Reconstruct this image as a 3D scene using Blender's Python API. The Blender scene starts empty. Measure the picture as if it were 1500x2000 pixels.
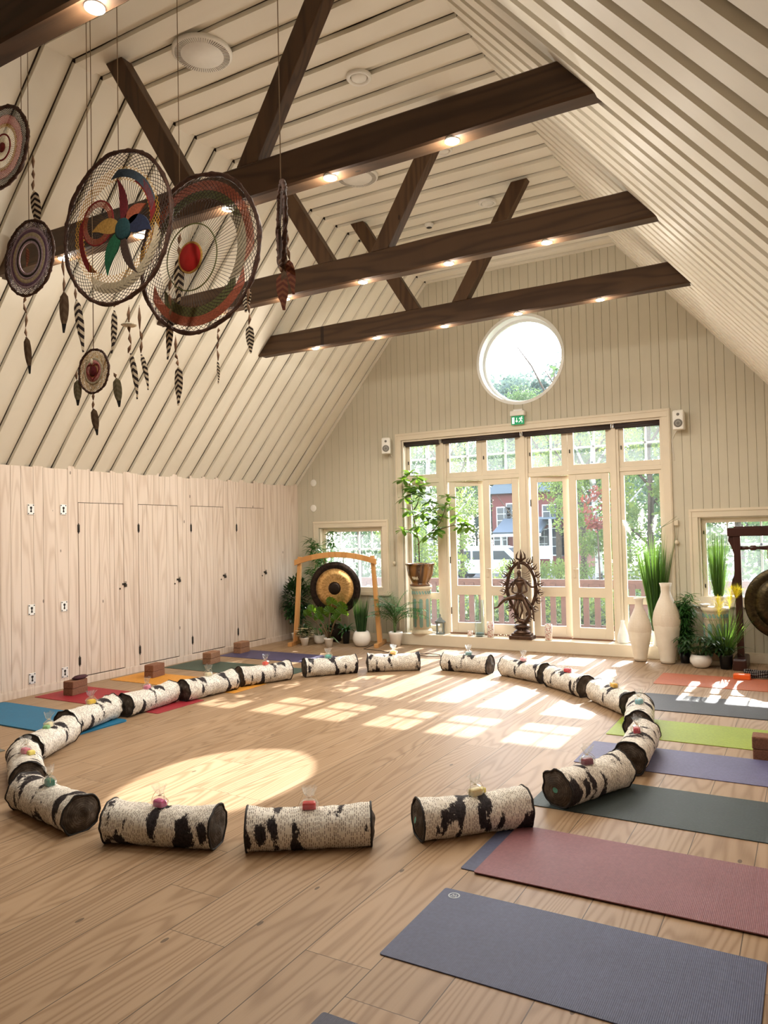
import bpy, bmesh, math, random
from math import sin, cos, pi, radians, sqrt, atan2
from mathutils import Vector, Matrix, noise
from mathutils.geometry import tessellate_polygon

SC = bpy.context.scene
COL = SC.collection
# ------------------------------------------------------------------ camera, sky, sun, exposure
F_PX = 1469.84
YAW, PITCH, ROLL = 0.5152, 0.0301, -0.0221
CAM = Vector((7.382, 0.0, 1.65))
fw = Vector((-sin(YAW)*cos(PITCH), cos(YAW)*cos(PITCH), sin(PITCH)))
rt0 = Vector((cos(YAW), sin(YAW), 0.0)); up0 = rt0.cross(fw)
RT = cos(ROLL)*rt0 + sin(ROLL)*up0
UP = -sin(ROLL)*rt0 + cos(ROLL)*up0
cd = bpy.data.cameras.new('camera'); cam = bpy.data.objects.new('camera', cd); COL.objects.link(cam)
cd.sensor_fit = 'HORIZONTAL'; cd.sensor_width = 36.0; cd.lens = F_PX/1500*36.0
cd.clip_start = 0.05; cd.clip_end = 500
cam.matrix_world = Matrix(((RT.x, UP.x, -fw.x, CAM.x), (RT.y, UP.y, -fw.y, CAM.y), (RT.z, UP.z, -fw.z, CAM.z), (0, 0, 0, 1)))
SC.camera = cam
SC.view_settings.view_transform = 'Standard'
SC.view_settings.look = 'None'
SC.view_settings.gamma = 1.0
SC.view_settings.use_curve_mapping = False
SC.view_settings.exposure = 0.58
SC.cycles.use_denoising = True
SC.cycles.use_adaptive_sampling = True
SC.cycles.adaptive_threshold = 0.018
SC.cycles.max_bounces = 10
SC.cycles.diffuse_bounces = 6
SC.cycles.transparent_max_bounces = 24
SC.cycles.sample_clamp_indirect = 8.0
SUN_EL, SUN_AZ = radians(32.75), radians(0.7)
SKY_STRENGTH = 1.2
SUN_STRENGTH = 13.0
LAMP_W = 27.0
w = bpy.data.worlds.new('sky'); SC.world = w; w.use_nodes = True
nt = w.node_tree; nt.nodes.clear()
sky = nt.nodes.new('ShaderNodeTexSky'); sky.sky_type = 'NISHITA'; sky.sun_disc = False
sky.sun_elevation = SUN_EL; sky.sun_rotation = SUN_AZ; sky.air_density = 1.0; sky.dust_density = 1.5; sky.ozone_density = 1.0
bg = nt.nodes.new('ShaderNodeBackground'); bg.inputs['Strength'].default_value = SKY_STRENGTH
wo = nt.nodes.new('ShaderNodeOutputWorld')
hs = nt.nodes.new('ShaderNodeHueSaturation'); hs.inputs['Saturation'].default_value = 0.6
wm = nt.nodes.new('ShaderNodeMixRGB'); wm.blend_type = 'MULTIPLY'; wm.inputs[0].default_value = 1.0; wm.inputs[2].default_value = (1.0, .98, .95, 1)
nt.links.new(sky.outputs[0], hs.inputs['Color']); nt.links.new(hs.outputs[0], wm.inputs[1]); nt.links.new(wm.outputs[0], bg.inputs[0]); nt.links.new(bg.outputs[0], wo.inputs[0])
sd = bpy.data.lights.new('sun', 'SUN'); sd.energy = SUN_STRENGTH; sd.angle = radians(0.55); sd.color = (1.0, 0.95, 0.86)
so = bpy.data.objects.new('sun', sd); COL.objects.link(so); so.location = (4, 30, 20)
sdir = Vector((sin(SUN_AZ)*cos(SUN_EL), cos(SUN_AZ)*cos(SUN_EL), sin(SUN_EL)))
so.rotation_euler = sdir.to_track_quat('Z', 'Y').to_euler()

# room dimensions (metres): x to the right along the gable, y towards the gable, z up
W_, KNEE, RIDGE, X1, X2, YB, YF = 7.716, 2.49, 5.417, 2.460, 5.256, 10.148, -2.6

def ray(px, py):
    return fw + RT*((px-750)/F_PX) - UP*((py-1000)/F_PX)
def at_y(px, py, y):
    d = ray(px, py); return CAM + d*((y-CAM.y)/d.y)
def at_z(px, py, z=0.0):
    d = ray(px, py); return CAM + d*((z-CAM.z)/d.z)

# ------------------------------------------------------------------ mesh builder
class MB:
    def __init__(s): s.v = []; s.f = []; s.m = []; s.sm = []
    def add(s, vs, fs, mi=0, smooth=False):
        o = len(s.v); s.v += [tuple(v) for v in vs]
        for f in fs:
            s.f.append(tuple(i+o for i in f)); s.m.append(mi); s.sm.append(smooth)
    def box(s, c, d, mi=0, rot=None):
        x, y, z = d[0]/2, d[1]/2, d[2]/2; c = Vector(c)
        vs = [Vector((a*x, b*y, e*z)) for a in (-1, 1) for b in (-1, 1) for e in (-1, 1)]
        if rot is not None: vs = [rot @ v for v in vs]
        s.add([v+c for v in vs], [(0, 1, 3, 2), (4, 6, 7, 5), (0, 4, 5, 1), (2, 3, 7, 6), (0, 2, 6, 4), (1, 5, 7, 3)], mi)
    def span(s, a, b, mi=0):
        s.box([(a[i]+b[i])/2 for i in range(3)], [abs(b[i]-a[i]) for i in range(3)], mi)
    def bbox(s, c, d, bev, mi=0, rot=None):      # box with rounded vertical and top edges
        x, y, z = d[0]/2, d[1]/2, d[2]/2; c = Vector(c); vs = []; fs = []
        prof = [(-z, bev*0.3), (-z+bev*0.3, 0), (z-bev, 0), (z-bev*0.3, bev*0.3), (z, bev)]
        n = 3; ring = 4*(n+1)
        for zz, ins in prof:
            for k, (sx, sy) in enumerate(((1, 1), (-1, 1), (-1, -1), (1, -1))):
                for i in range(n+1):
                    a = pi/2*k + pi/2*i/n
                    vs.append(Vector((sx*(x-bev)+(bev-ins)*cos(a), sy*(y-bev)+(bev-ins)*sin(a), zz)))
        for j in range(len(prof)-1):
            for i in range(ring):
                fs.append((j*ring+i, j*ring+(i+1) % ring, (j+1)*ring+(i+1) % ring, (j+1)*ring+i))
        fs.append(tuple(range(ring))[::-1]); fs.append(tuple(range((len(prof)-1)*ring, len(prof)*ring)))
        if rot is not None: vs = [rot @ v for v in vs]
        s.add([v+c for v in vs], fs, mi)
    def tube(s, pts, r, seg=8, mi=0, closed=False, smooth=True, caps=True):
        pts = [Vector(p) for p in pts]; n = len(pts)
        rs = list(r) if hasattr(r, '__len__') else [r]*n
        vs = []; fs = []; prev = None
        for i, p in enumerate(pts):
            if closed: t = pts[(i+1) % n]-pts[i-1]
            else: t = pts[min(i+1, n-1)]-pts[max(i-1, 0)]
            if t.length < 1e-9: t = Vector((0, 0, 1))
            t.normalize()
            if prev is None:
                a = Vector((0, 0, 1)) if abs(t.z) < .9 else Vector((1, 0, 0))
                u = t.cross(a).normalized()
            else:
                u = prev - t*prev.dot(t)
                u = u.normalized() if u.length > 1e-6 else t.orthogonal().normalized()
            prev = u; vv = t.cross(u)
            for k in range(seg):
                a = 2*pi*k/seg; vs.append(p+(u*cos(a)+vv*sin(a))*rs[i])
        m = n if closed else n-1
        for i in range(m):
            j = (i+1) % n
            for k in range(seg):
                fs.append((i*seg+k, i*seg+(k+1) % seg, j*seg+(k+1) % seg, j*seg+k))
        if not closed and caps:
            fs.append(tuple(range(seg))[::-1]); fs.append(tuple((n-1)*seg+k for k in range(seg)))
        s.add(vs, fs, mi, smooth)
    def lathe(s, prof, c=(0, 0, 0), seg=24, mi=0, smooth=True, axis='Z', close=True):
        c = Vector(c); vs = []; fs = []; n = len(prof)
        for r, z in prof:
            for k in range(seg):
                a = 2*pi*k/seg
                p = Vector((r*cos(a), r*sin(a), z))
                if axis == 'Y': p = Vector((p.x, p.z, p.y))
                if axis == 'X': p = Vector((p.z, p.x, p.y))
                vs.append(p+c)
        for i in range(n-1):
            for k in range(seg):
                fs.append((i*seg+k, i*seg+(k+1) % seg, (i+1)*seg+(k+1) % seg, (i+1)*seg+k))
        if close:
            if prof[0][0] > 1e-5: fs.append(tuple(range(seg))[::-1])
            if prof[-1][0] > 1e-5: fs.append(tuple((n-1)*seg+k for k in range(seg)))
        s.add(vs, fs, mi, smooth)
    def prism(s, poly, ax, a, b, mi=0):
        """poly: 2D list extruded along axis ax from a to b (other two axes in order)"""
        n = len(poly)
        def P(u, v, t):
            return {'X': (t, u, v), 'Y': (u, t, v), 'Z': (u, v, t)}[ax]
        vs = [P(u, v, a) for u, v in poly]+[P(u, v, b) for u, v in poly]
        fs = [tuple(range(n))[::-1], tuple(range(n, 2*n))]+[(i, (i+1) % n, n+(i+1) % n, n+i) for i in range(n)]
        s.add(vs, fs, mi)
    def leaf(s, p, d, L, wd, droop=0.3, up=None, seg=4, mi=0, shape='lance', fold=0.15, tw=0.0):
        """a bent two-sided leaf blade from p along d"""
        p = Vector(p); d = Vector(d).normalized()
        side = d.cross(Vector((0, 0, 1)) if up is None else up)
        if side.length < 1e-3: side = Vector((1, 0, 0))
        side.normalize(); side = Matrix.Rotation(tw, 3, d) @ side
        nrm = side.cross(d)
        pr = {'lance': lambda t: sin(pi*min(1, t*0.97+.03))**.8*(1-t*.35), 'oval': lambda t: sin(pi*(t*.96+.02))**.55,
              'obov': lambda t: sin(pi*(t**1.5*.95+.03))**.7, 'grass': lambda t: (1-t)**.5*min(1, .5+t*3),
              'heart': lambda t: (1-t)**.5*min(1, (t+.12)*4)}[shape]
        vs = []; fs = []; q = p.copy(); dd = d.copy()
        for i in range(seg+1):
            t = i/seg; h = pr(t)*wd/2
            vs += [q-side*h+nrm*h*fold, q, q+side*h+nrm*h*fold]
            dd = (dd + Vector((0, 0, -1))*droop/seg).normalized(); q = q+dd*(L/seg)
        for i in range(seg):
            a = i*3
            fs += [(a, a+1, a+4, a+3), (a+1, a+2, a+5, a+4)]
        s.add(vs, fs, mi, True)
    def mesh(s, name, mats):
        me = bpy.data.meshes.new(name); me.from_pydata(s.v, [], s.f)
        for m in (mats if isinstance(mats, (list, tuple)) else [mats]): me.materials.append(m)
        me.polygons.foreach_set('material_index', s.m); me.polygons.foreach_set('use_smooth', s.sm); me.update()
        return me
    def build(s, name, mats, parent=None, loc=(0, 0, 0), rot=None, bev=0, fixn=True):
        me = s.mesh(name, mats)
        if fixn or bev:
            bm = bmesh.new(); bm.from_mesh(me)
            if fixn: bmesh.ops.recalc_face_normals(bm, faces=bm.faces)
            bm.to_mesh(me); bm.free()
        o = bpy.data.objects.new(name, me); COL.objects.link(o)
        o.location = loc
        if rot: o.rotation_euler = rot
        if parent: o.parent = parent
        if bev:
            b = o.modifiers.new('bevel', 'BEVEL'); b.width = bev; b.segments = 2; b.limit_method = 'ANGLE'; b.angle_limit = radians(40)
        return o
def tag(o, label, cat, group=None, kind=None):
    o['label'] = label; o['category'] = cat
    if group: o['group'] = group
    if kind: o['kind'] = kind
    return o
def thing(name, label, cat, loc=(0, 0, 0), rz=0.0, group=None, kind=None):
    o = bpy.data.objects.new(name, None); COL.objects.link(o); o.location = loc; o.rotation_euler = (0, 0, rz)
    o.empty_display_size = 0.1
    return tag(o, label, cat, group, kind)
def struct(o): o['kind'] = 'structure'; return o
def dup(root, loc, rz=0.0, label=None, group=None):
    r = root.copy(); COL.objects.link(r); r.location = loc; r.rotation_euler = (0, 0, rz)
    if label: r['label'] = label
    if group: r['group'] = group
    for ch in list(root.children):
        c = ch.copy(); COL.objects.link(c); c.parent = r
        for g in ch.children:
            d = g.copy(); COL.objects.link(d); d.parent = c
    return r

# ------------------------------------------------------------------ materials
class NB:
    def __init__(s, name):
        s.m = bpy.data.materials.new(name); s.m.use_nodes = True; s.t = s.m.node_tree
        s.b = s.t.nodes['Principled BSDF']; s.out = s.t.nodes['Material Output']
    def n(s, ty, **kw):
        nd = s.t.nodes.new('ShaderNode'+ty)
        for k, v in kw.items(): setattr(nd, k, v)
        return nd
    def L(s, a, b):
        s.t.links.new(a, b)
    def put(s, sock, v):
        if hasattr(v, 'is_output'): s.L(v, sock)
        elif isinstance(v, (tuple, list)) and len(v) == 3 and sock.type == 'RGBA': sock.default_value = (*v, 1)
        else: sock.default_value = v
    def math(s, op, a, b=0.0, c=None, clamp=False):
        nd = s.n('Math', operation=op, use_clamp=clamp); s.put(nd.inputs[0], a); s.put(nd.inputs[1], b)
        if c is not None: s.put(nd.inputs[2], c)
        return nd.outputs[0]
    def coord(s, kind='Object'): return s.n('TexCoord').outputs[kind]
    def map(s, v, sc=(1, 1, 1), loc=(0, 0, 0), rot=(0, 0, 0)):
        nd = s.n('Mapping'); s.L(v, nd.inputs[0]); s.put(nd.inputs['Scale'], sc); s.put(nd.inputs['Location'], loc); s.put(nd.inputs['Rotation'], rot)
        return nd.outputs[0]
    def noise(s, v, scale=5, detail=3, rough=.5, dim='3D', w=None):
        nd = s.n('TexNoise', noise_dimensions=dim)
        if v is not None: s.L(v, nd.inputs['Vector'])
        nd.inputs['Scale'].default_value = scale; nd.inputs['Detail'].default_value = detail; nd.inputs['Roughness'].default_value = rough
        if w is not None: s.put(nd.inputs['W'], w)
        return nd.outputs['Fac']
    def ramp(s, f, stops):
        nd = s.n('ValToRGB'); s.put(nd.inputs[0], f); e = nd.color_ramp.elements
        while len(e) < len(stops): e.new(0.5)
        for el, (p, c) in zip(e, stops): el.position = p; el.color = (*c, 1) if len(c) == 3 else c
        return nd.outputs[0]
    def mix(s, f, a, b, bt='MIX'):
        nd = s.n('MixRGB', blend_type=bt); s.put(nd.inputs[0], f); s.put(nd.inputs[1], a); s.put(nd.inputs[2], b); return nd.outputs[0]
    def sep(s, v):
        nd = s.n('SeparateXYZ'); s.L(v, nd.inputs[0]); return nd.outputs
    def comb(s, x, y, z):
        nd = s.n('CombineXYZ'); s.put(nd.inputs[0], x); s.put(nd.inputs[1], y); s.put(nd.inputs[2], z); return nd.outputs[0]
    def bump(s, h, strength=.2, dist=.01):
        nd = s.n('Bump'); s.L(h, nd.inputs['Height']); nd.inputs['Strength'].default_value = strength; nd.inputs['Distance'].default_value = dist
        s.L(nd.outputs[0], s.b.inputs['Normal'])
    def done(s, col=None, rough=.5, metal=0., spec=.5, **kw):
        if col is not None: s.put(s.b.inputs['Base Color'], col)
        s.put(s.b.inputs['Roughness'], rough); s.put(s.b.inputs['Metallic'], metal); s.put(s.b.inputs['Specular IOR Level'], spec)
        for k, v in kw.items(): s.put(s.b.inputs[k.replace('_', ' ')], v)
        return s.m
def simple(name, c, rough=.5, metal=0., var=.12, scale=12., bump=0., stretch=(1, 1, 1), spec=.4, **kw):
    b = NB(name); v = b.map(b.coord(), stretch); f = b.noise(v, scale, 4)
    d = tuple(x*(1-var) for x in c); l = tuple(min(1, x*(1+var)) for x in c)
    col = b.ramp(f, [(.3, d), (.7, l)])
    if bump: b.bump(f, bump, .005)
    return b.done(col, rough, metal, spec, **kw)
def leafmat(name, c, trans=.45, rough=.45, var=.3, scale=9, tcol=None):
    b = NB(name); f = b.noise(b.coord(), scale, 2)
    col = b.ramp(f, [(.3, tuple(x*(1-var) for x in c)), (.7, tuple(min(1, x*(1+var)) for x in c))])
    b.done(col, rough, 0, .4)
    t = b.n('BsdfTranslucent'); tc = tcol or (min(1, c[0]*1.9), min(1, c[1]*1.6), c[2]*.8); b.put(t.inputs[0], tc)
    mx = b.n('MixShader'); mx.inputs[0].default_value = trans
    b.L(b.b.outputs[0], mx.inputs[1]); b.L(t.outputs[0], mx.inputs[2]); b.L(mx.outputs[0], b.out.inputs[0])
    return b.m
def woodmat(name, c1, c2, axis='Y', plank=None, off=0., joint=None, rough=.45, knots=True, freq=44., var=.12, spec=.4, gap=None, coords='Object', ring=.35, gs=(3.2, .28), bump=.05, coat=0.):
    """contour-line wood grain running along `axis`; plank = width of boards laid side by side"""
    b = NB(name); xyz = b.sep(b.coord(coords))
    ids = {'X': (1, 0, 2), 'Y': (0, 1, 2), 'Z': (0, 2, 1)}[axis]
    u, t, o = xyz[ids[0]], xyz[ids[1]], xyz[ids[2]]
    if axis == 'Z': u = b.math('ADD', u, o)
    rnd = 0.0; gapm = None
    if plank:
        q = b.math('DIVIDE', b.math('SUBTRACT', u, off), plank); pid = b.math('FLOOR', q)
        wn = b.n('TexWhiteNoise', noise_dimensions='1D'); b.L(pid, wn.inputs['W']); rnd = wn.outputs['Value']
        fr = b.math('FRACT', q)
        e = b.math('MINIMUM', fr, b.math('SUBTRACT', 1.0, fr))
        gapm = b.math('LESS_THAN', e, gap/plank)
        if joint:
            tt = b.math('ADD', b.math('DIVIDE', t, joint), b.math('MULTIPLY', rnd, 7.31)); jid = b.math('FLOOR', tt)
            w2 = b.n('TexWhiteNoise', noise_dimensions='2D'); b.L(b.comb(pid, jid, 0.0), w2.inputs['Vector']); rnd = w2.outputs['Value']
            jf = b.math('FRACT', tt); je = b.math('MINIMUM', jf, b.math('SUBTRACT', 1.0, jf))
            gapm = b.math('MAXIMUM', gapm, b.math('LESS_THAN', je, gap*.7/joint))
    v = b.comb(b.math('MULTIPLY', u, gs[0]), b.math('MULTIPLY', t, gs[1]), b.math('ADD', b.math('MULTIPLY', o, gs[0]), b.math('MULTIPLY', rnd, 37.)))
    n1 = b.noise(v, 1.0, 2.0, .45)
    rings = b.math('MULTIPLY_ADD', b.math('SINE', b.math('MULTIPLY', n1, freq*2)), .5, .5)
    fine = b.noise(b.comb(b.math('MULTIPLY', u, 160.), b.math('MULTIPLY', t, 5.), o), 1.0, 2)
    f = b.math('ADD', b.math('MULTIPLY', b.math('POWER', rings, 2.2), ring), b.math('MULTIPLY', fine, .25))
    f = b.math('ADD', f, b.math('MULTIPLY', b.math('SUBTRACT', b.noise(v, .5, 1), .5), .5))
    col = b.ramp(f, [(.05, c1), (.75, c2)])
    if plank or var:
        hs = b.n('HueSaturation'); b.L(col, hs.inputs['Color']); b.put(hs.inputs['Value'], b.math('MULTIPLY_ADD', rnd, var*2, 1-var)); col = hs.outputs[0]
    if knots:
        vo = b.n('TexVoronoi'); b.L(b.comb(b.math('MULTIPLY', u, 4.4), b.math('MULTIPLY', t, 1.9), b.math('MULTIPLY', rnd, 11.)), vo.inputs['Vector']); vo.inputs['Scale'].default_value = 1.0
        k = b.math('LESS_THAN', vo.outputs['Distance'], .045)
        col = b.mix(b.math('MULTIPLY', k, .8), col, tuple(x*.30 for x in c2))
    if gapm is not None: col = b.mix(b.math('MULTIPLY', gapm, .85), col, tuple(x*.18 for x in c2))
    if bump: b.bump(f, bump, .003)
    return b.done(col, rough, 0, spec, **({'Coat_Weight': coat, 'Coat_Roughness': .30} if coat else {}))
# ------------------------------------------------------------------ shared materials
m_floor = woodmat('honey pine floorboards', (.36, .245, .150), (.225, .135, .070), 'Y', plank=.3035, off=5.8735, joint=3.1, rough=.44, freq=100, ring=.48, var=.06, gap=.0022, gs=(2.6, .24), spec=.26)
m_white_wood = woodmat('whitewashed pine', (.73, .62, .53), (.52, .40, .31), 'Z', rough=.55, freq=40, ring=.34, var=.05, gs=(3., .3), spec=.25)
m_paint = simple('greige panel paint', (.545, .505, .40), .5, var=.03, scale=3, spec=.25)
m_ceil = woodmat('cream painted boards', (.78, .735, .63), (.72, .675, .57), 'X', rough=.5, freq=14, ring=.15, var=.02, gs=(3., .4), spec=.25, knots=False)
m_trim = simple('cream trim paint', (.68, .60, .47), .4, var=.03, scale=4, spec=.35)
m_sashw = simple('white sash paint', (.78, .77, .73), .35, var=.03, scale=4, spec=.4)
m_beam = woodmat('dark stained beam', (.088, .046, .022), (.038, .018, .008), 'X', rough=.5, freq=30, ring=.4, var=.1, gs=(4, .35), bump=.25, spec=.3)
m_strut = woodmat('dark stained strut', (.105, .055, .026), (.045, .021, .009), 'Z', rough=.5, freq=30, ring=.4, var=.1, gs=(4, .35), bump=.25, spec=.3)
m_dark_gap = simple('shadow gap backing', (.10, .07, .05), .8)
m_black = simple('black plastic', (.012, .012, .013), .4)
m_white = simple('white plastic', (.78, .76, .70), .4, var=.03)
m_whitepot = simple('white glazed ceramic', (.80, .77, .72), .22, var=.03, spec=.5)
m_chrome = simple('chrome', (.7, .7, .68), .2, 1.0)
m_steel = simple('brushed steel', (.62, .62, .60), .35, .9, bump=.1)
m_soil = simple('dark potting soil', (.03, .02, .014), .9, var=.4, scale=60, bump=.6)
m_cord = simple('brown jute string', (.20, .13, .07), .8)
m_cable = simple('black rubber cable', (.02, .02, .02), .5)
def glass_mat(name, tint=(.96, .98, 1.0), refl=.5, haze=0.):
    b = NB(name); b.t.nodes.remove(b.b)
    tr = b.n('BsdfTransparent'); b.put(tr.inputs[0], b.ramp(b.noise(b.coord(), 2), [(0, tuple(x*.985 for x in tint)), (1, tint)])); gl = b.n('BsdfGlossy'); gl.inputs['Roughness'].default_value = .01
    fr = b.n('LayerWeight'); fr.inputs[0].default_value = .5
    mx = b.n('MixShader'); b.L(b.math('MULTIPLY_ADD', b.math('POWER', fr.outputs['Facing'], 4.0), refl*.7, .02*refl), mx.inputs[0]); b.L(tr.outputs[0], mx.inputs[1]); b.L(gl.outputs[0], mx.inputs[2]); last = mx
    if haze:  # pale translucent veil; on window panes it imitates bright haze
        tl = b.n('BsdfTranslucent'); b.put(tl.inputs[0], (.88, .95, 1.0)); m2 = b.n('MixShader'); m2.inputs[0].default_value = haze
        b.L(mx.outputs[0], m2.inputs[1]); b.L(tl.outputs[0], m2.inputs[2]); last = m2
    b.L(last.outputs[0], b.out.inputs[0])
    return b.m
m_glass = glass_mat('window glass', haze=.006); m_glass2 = glass_mat('hazed double glazing', haze=.028)  # veil mixed into the panes to imitate bright haze over the outdoor view
def emis(name, c, s):
    b = NB(name); b.put(b.b.inputs['Emission Color'], b.ramp(b.noise(b.coord(), 8), [(0, tuple(x*.97 for x in c)), (1, c)])); b.b.inputs['Emission Strength'].default_value = s
    return b.done(c, .5)
m_lens = emis('warm lamp lens', (1.0, .86, .60), 9.0)

# ------------------------------------------------------------------ floor, ceiling
mb = MB(); mb.span((-.2, YF, -.05), (W_+.2, YB+.35, 0)); floor = struct(mb.build('floor', m_floor))

def wavy_board(mb, A, B, y0, wd, th, nrm, seed, mi=0):
    """overlapping board from A to B (2D x,z) spanning y0..y0+wd, live wavy edges, proud by th along nrm"""
    n = 26; vs = []; fs = []
    for i in range(n+1):
        t = i/n; x = A[0]+(B[0]-A[0])*t; z = A[1]+(B[1]-A[1])*t
        e1 = noise.noise(Vector((t*4.5*1.0, seed*3.1, 0)))*.011 + noise.noise(Vector((t*14, seed*1.7, 5)))*.003
        e2 = noise.noise(Vector((t*4.5, seed*2.3, 9)))*.011
        for y, k in ((y0+e1, 0), (y0+e1, 1), (y0+wd+e2, 1), (y0+wd+e2, 0)):
            h = th*k - .004*(1-k); vs.append((x-nrm[0]*(th-h), y, z-nrm[1]*(th-h)))
    for i in range(n):
        for k in range(4):
            fs.append((i*4+k, i*4+(k+1) % 4, (i+1)*4+(k+1) % 4, (i+1)*4+k))
    fs += [(3, 2, 1, 0), (n*4, n*4+1, n*4+2, n*4+3)]
    mb.add(vs, fs, mi)
SL = Vector((X1, RIDGE-KNEE)).normalized()
nL = (SL.y, -SL.x); nR = (-SL.y, -SL.x); nC = (0, -1)
PITCH_B, TH = .2702, .034
ks = range(-38, 10)
segs = {'ceiling_left': ((-.02, KNEE-.024), (X1, RIDGE), nL), 'ceiling': ((X1, RIDGE), (X2, RIDGE), nC), 'ceiling_right': ((X2, RIDGE), (W_+.02, KNEE-.024), nR)}
for nm, (A, B, nn) in segs.items():
    mb = MB()
    a = (A[0]-nn[0]*TH, A[1]-nn[1]*TH); b = (B[0]-nn[0]*TH, B[1]-nn[1]*TH)
    e = .10
    if nm != 'ceiling':   # extend the backing plate so the three plates close at the folds
        d = Vector((B[0]-A[0], B[1]-A[1])).normalized(); a = (a[0]-d.x*.03, a[1]-d.y*.03); b = (b[0]+d.x*.03, b[1]+d.y*.03)
    c = (b[0]-nn[0]*e, b[1]-nn[1]*e); dd = (a[0]-nn[0]*e, a[1]-nn[1]*e)
    g_ = .022; a2 = (a[0]-nn[0]*g_, a[1]-nn[1]*g_); b2 = (b[0]-nn[0]*g_, b[1]-nn[1]*g_)
    mb.prism([a2, b2, c, dd], 'Y', YF-.1, YB+.3, 1)  # gap with dark backing colour added to draw the crease shade beside each board
    for k in ks:
        y0 = 7.69+k*PITCH_B; ya, yb_ = y0+.150, min(y0+PITCH_B-.013, YB-.001)
        if yb_ > ya: mb.prism([a, b, b2, a2], 'Y', ya, yb_)
    for k in ks:
        y0 = 7.69+k*PITCH_B
        wd = min(.172, YB-y0-.001)
        if wd > .02: wavy_board(mb, A, B, y0, wd, TH, nn, k+(50 if nm == 'ceiling' else 0 if nm == 'ceiling_left' else 100))
    struct(mb.build(nm, [m_ceil, m_dark_gap]))

mb = MB(); mb.prism([(-.35, KNEE-.15), (X1-.05, RIDGE+.30), (X2+.05, RIDGE+.30), (W_+.35, KNEE-.15), (W_+.13, KNEE-.05), (X2+.01, RIDGE+.125), (X1-.01, RIDGE+.125), (-.13, KNEE-.05)], 'Y', YF-.3, YB+.45); struct(mb.build('roof', m_dark_gap))  # unseen outer shell added to block sky light leaking in at the ceiling folds
# ------------------------------------------------------------------ walls
def filled(name, outer, holes, thick, mat, y0, groove=None, gdepth=.009, gw=.003):
    """wall panel in the xz plane with holes, front face at y0 facing -y, v-grooves at the given x"""
    cu = bpy.data.curves.new(name, 'CURVE'); cu.dimensions = '2D'; cu.fill_mode = 'BOTH'; cu.extrude = thick/2
    for poly in [outer]+holes:
        sp = cu.splines.new('POLY'); sp.points.add(len(poly)-1); sp.use_cyclic_u = True
        for p, (x, z) in zip(sp.points, poly): p.co = (x, z, 0, 1)
    tmp = bpy.data.objects.new('tmp', cu); COL.objects.link(tmp)
    dg = bpy.context.evaluated_depsgraph_get(); me = bpy.data.meshes.new_from_object(tmp.evaluated_get(dg))
    bpy.data.objects.remove(tmp); bpy.data.curves.remove(cu)
    bm = bmesh.new(); bm.from_mesh(me)
    for v in bm.verts: x, z, y = v.co; v.co = (x, y0+thick/2+(-y), z)
    bmesh.ops.remove_doubles(bm, verts=bm.verts, dist=1e-5)
    for gx in (groove or []):
        for xx in (gx-gw, gx, gx+gw):
            bmesh.ops.bisect_plane(bm, geom=bm.verts[:]+bm.edges[:]+bm.faces[:], plane_co=(xx, 0, 0), plane_no=(1, 0, 0), dist=1e-5)
    gs = sorted(groove or [])
    import bisect as bs
    for v in bm.verts:
        if abs(v.co.y-y0) < 1e-4 and gs:
            i = bs.bisect_left(gs, v.co.x-1e-3)
            if i < len(gs) and abs(gs[i]-v.co.x) < 2e-4: v.co.y += gdepth
    bmesh.ops.recalc_face_normals(bm, faces=bm.faces)
    me2 = bpy.data.meshes.new(name); bm.to_mesh(me2); bm.free(); bpy.data.meshes.remove(me)
    me2.materials.clear(); me2.materials.append(mat)
    o = bpy.data.objects.new(name, me2); COL.objects.link(o); return o
random.seed(5)
def rect(a, b, c, d): return [(a, c), (b, c), (b, d), (a, d)]
RW = (3.885, 4.085)
circ = [(RW[0]+.62*cos(2*pi*i/64), RW[1]+.62*sin(2*pi*i/64)) for i in range(64)]
gx = []; x = .07
while x < W_-.05:
    gx.append(x); x += random.choice((.085, .1, .105, .125, .13, .14))
gable = [(-.15, -.05), (W_+.15, -.05), (W_+.15, KNEE), (W_+.02, KNEE-.0), (X2, RIDGE+.03), (X1, RIDGE+.03), (-.02, KNEE), (-.15, KNEE)]
holes = [rect(1.965, 5.765, .10, 3.085), rect(.42, 1.60, .76, 1.79), rect(6.16, 7.42, .72, 1.79), circ]
struct(filled('wall_back', gable, holes, .16, m_paint, YB, gx))
holes_f = [rect(.9, 6.8, .3, 4.0)]  # opening cut for the added daylight window
wf = filled('wall_front', gable, holes_f, .16, m_paint, 0); wf.location.y = YF-.16; struct(wf)
mb = MB(); mb.span((W_, YF-.1, -.05), (W_+.15, YB+.1, KNEE-.01)); struct(mb.build('wall_right', m_white_wood))

# left knee wall: vertical whitewashed boards of mixed widths, door openings left out
DOORS = [(5.84, 6.50), (6.735, 7.415), (7.66, 8.32), (8.60, 9.25)]
DZ0, DZ1 = .095, 2.10
mb = MB(); mb.span((-.15, YF-.1, -.05), (-.022, YB+.1, KNEE-.03), 1)
random.seed(11)
def boards(mb, y0, y1, z0, z1, x0=-.022, x1=0., ws=(.075, .09, .1, .12, .15, .17), gap=.0042, jit=0.):
    y = y0
    while y < y1-.004:
        wd = random.choice(ws); e = min(y+wd, y1)
        if y1-e < .05: e = y1
        zt = z1+random.choice((0, 0, jit, jit*.6))
        mb.span((x0, y+gap/2, z0), (x1-random.uniform(0, .0015), e-gap/2, zt)); y = e
edges = [YF]+[v for d in DOORS for v in d]+[YB]
y = YF
for (a, b) in DOORS:
    boards(mb, y, a-.002, .0, KNEE-.012, jit=.04); boards(mb, a-.002, b+.002, DZ1+.004, KNEE-.012, jit=.04); y = b+.002
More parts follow.
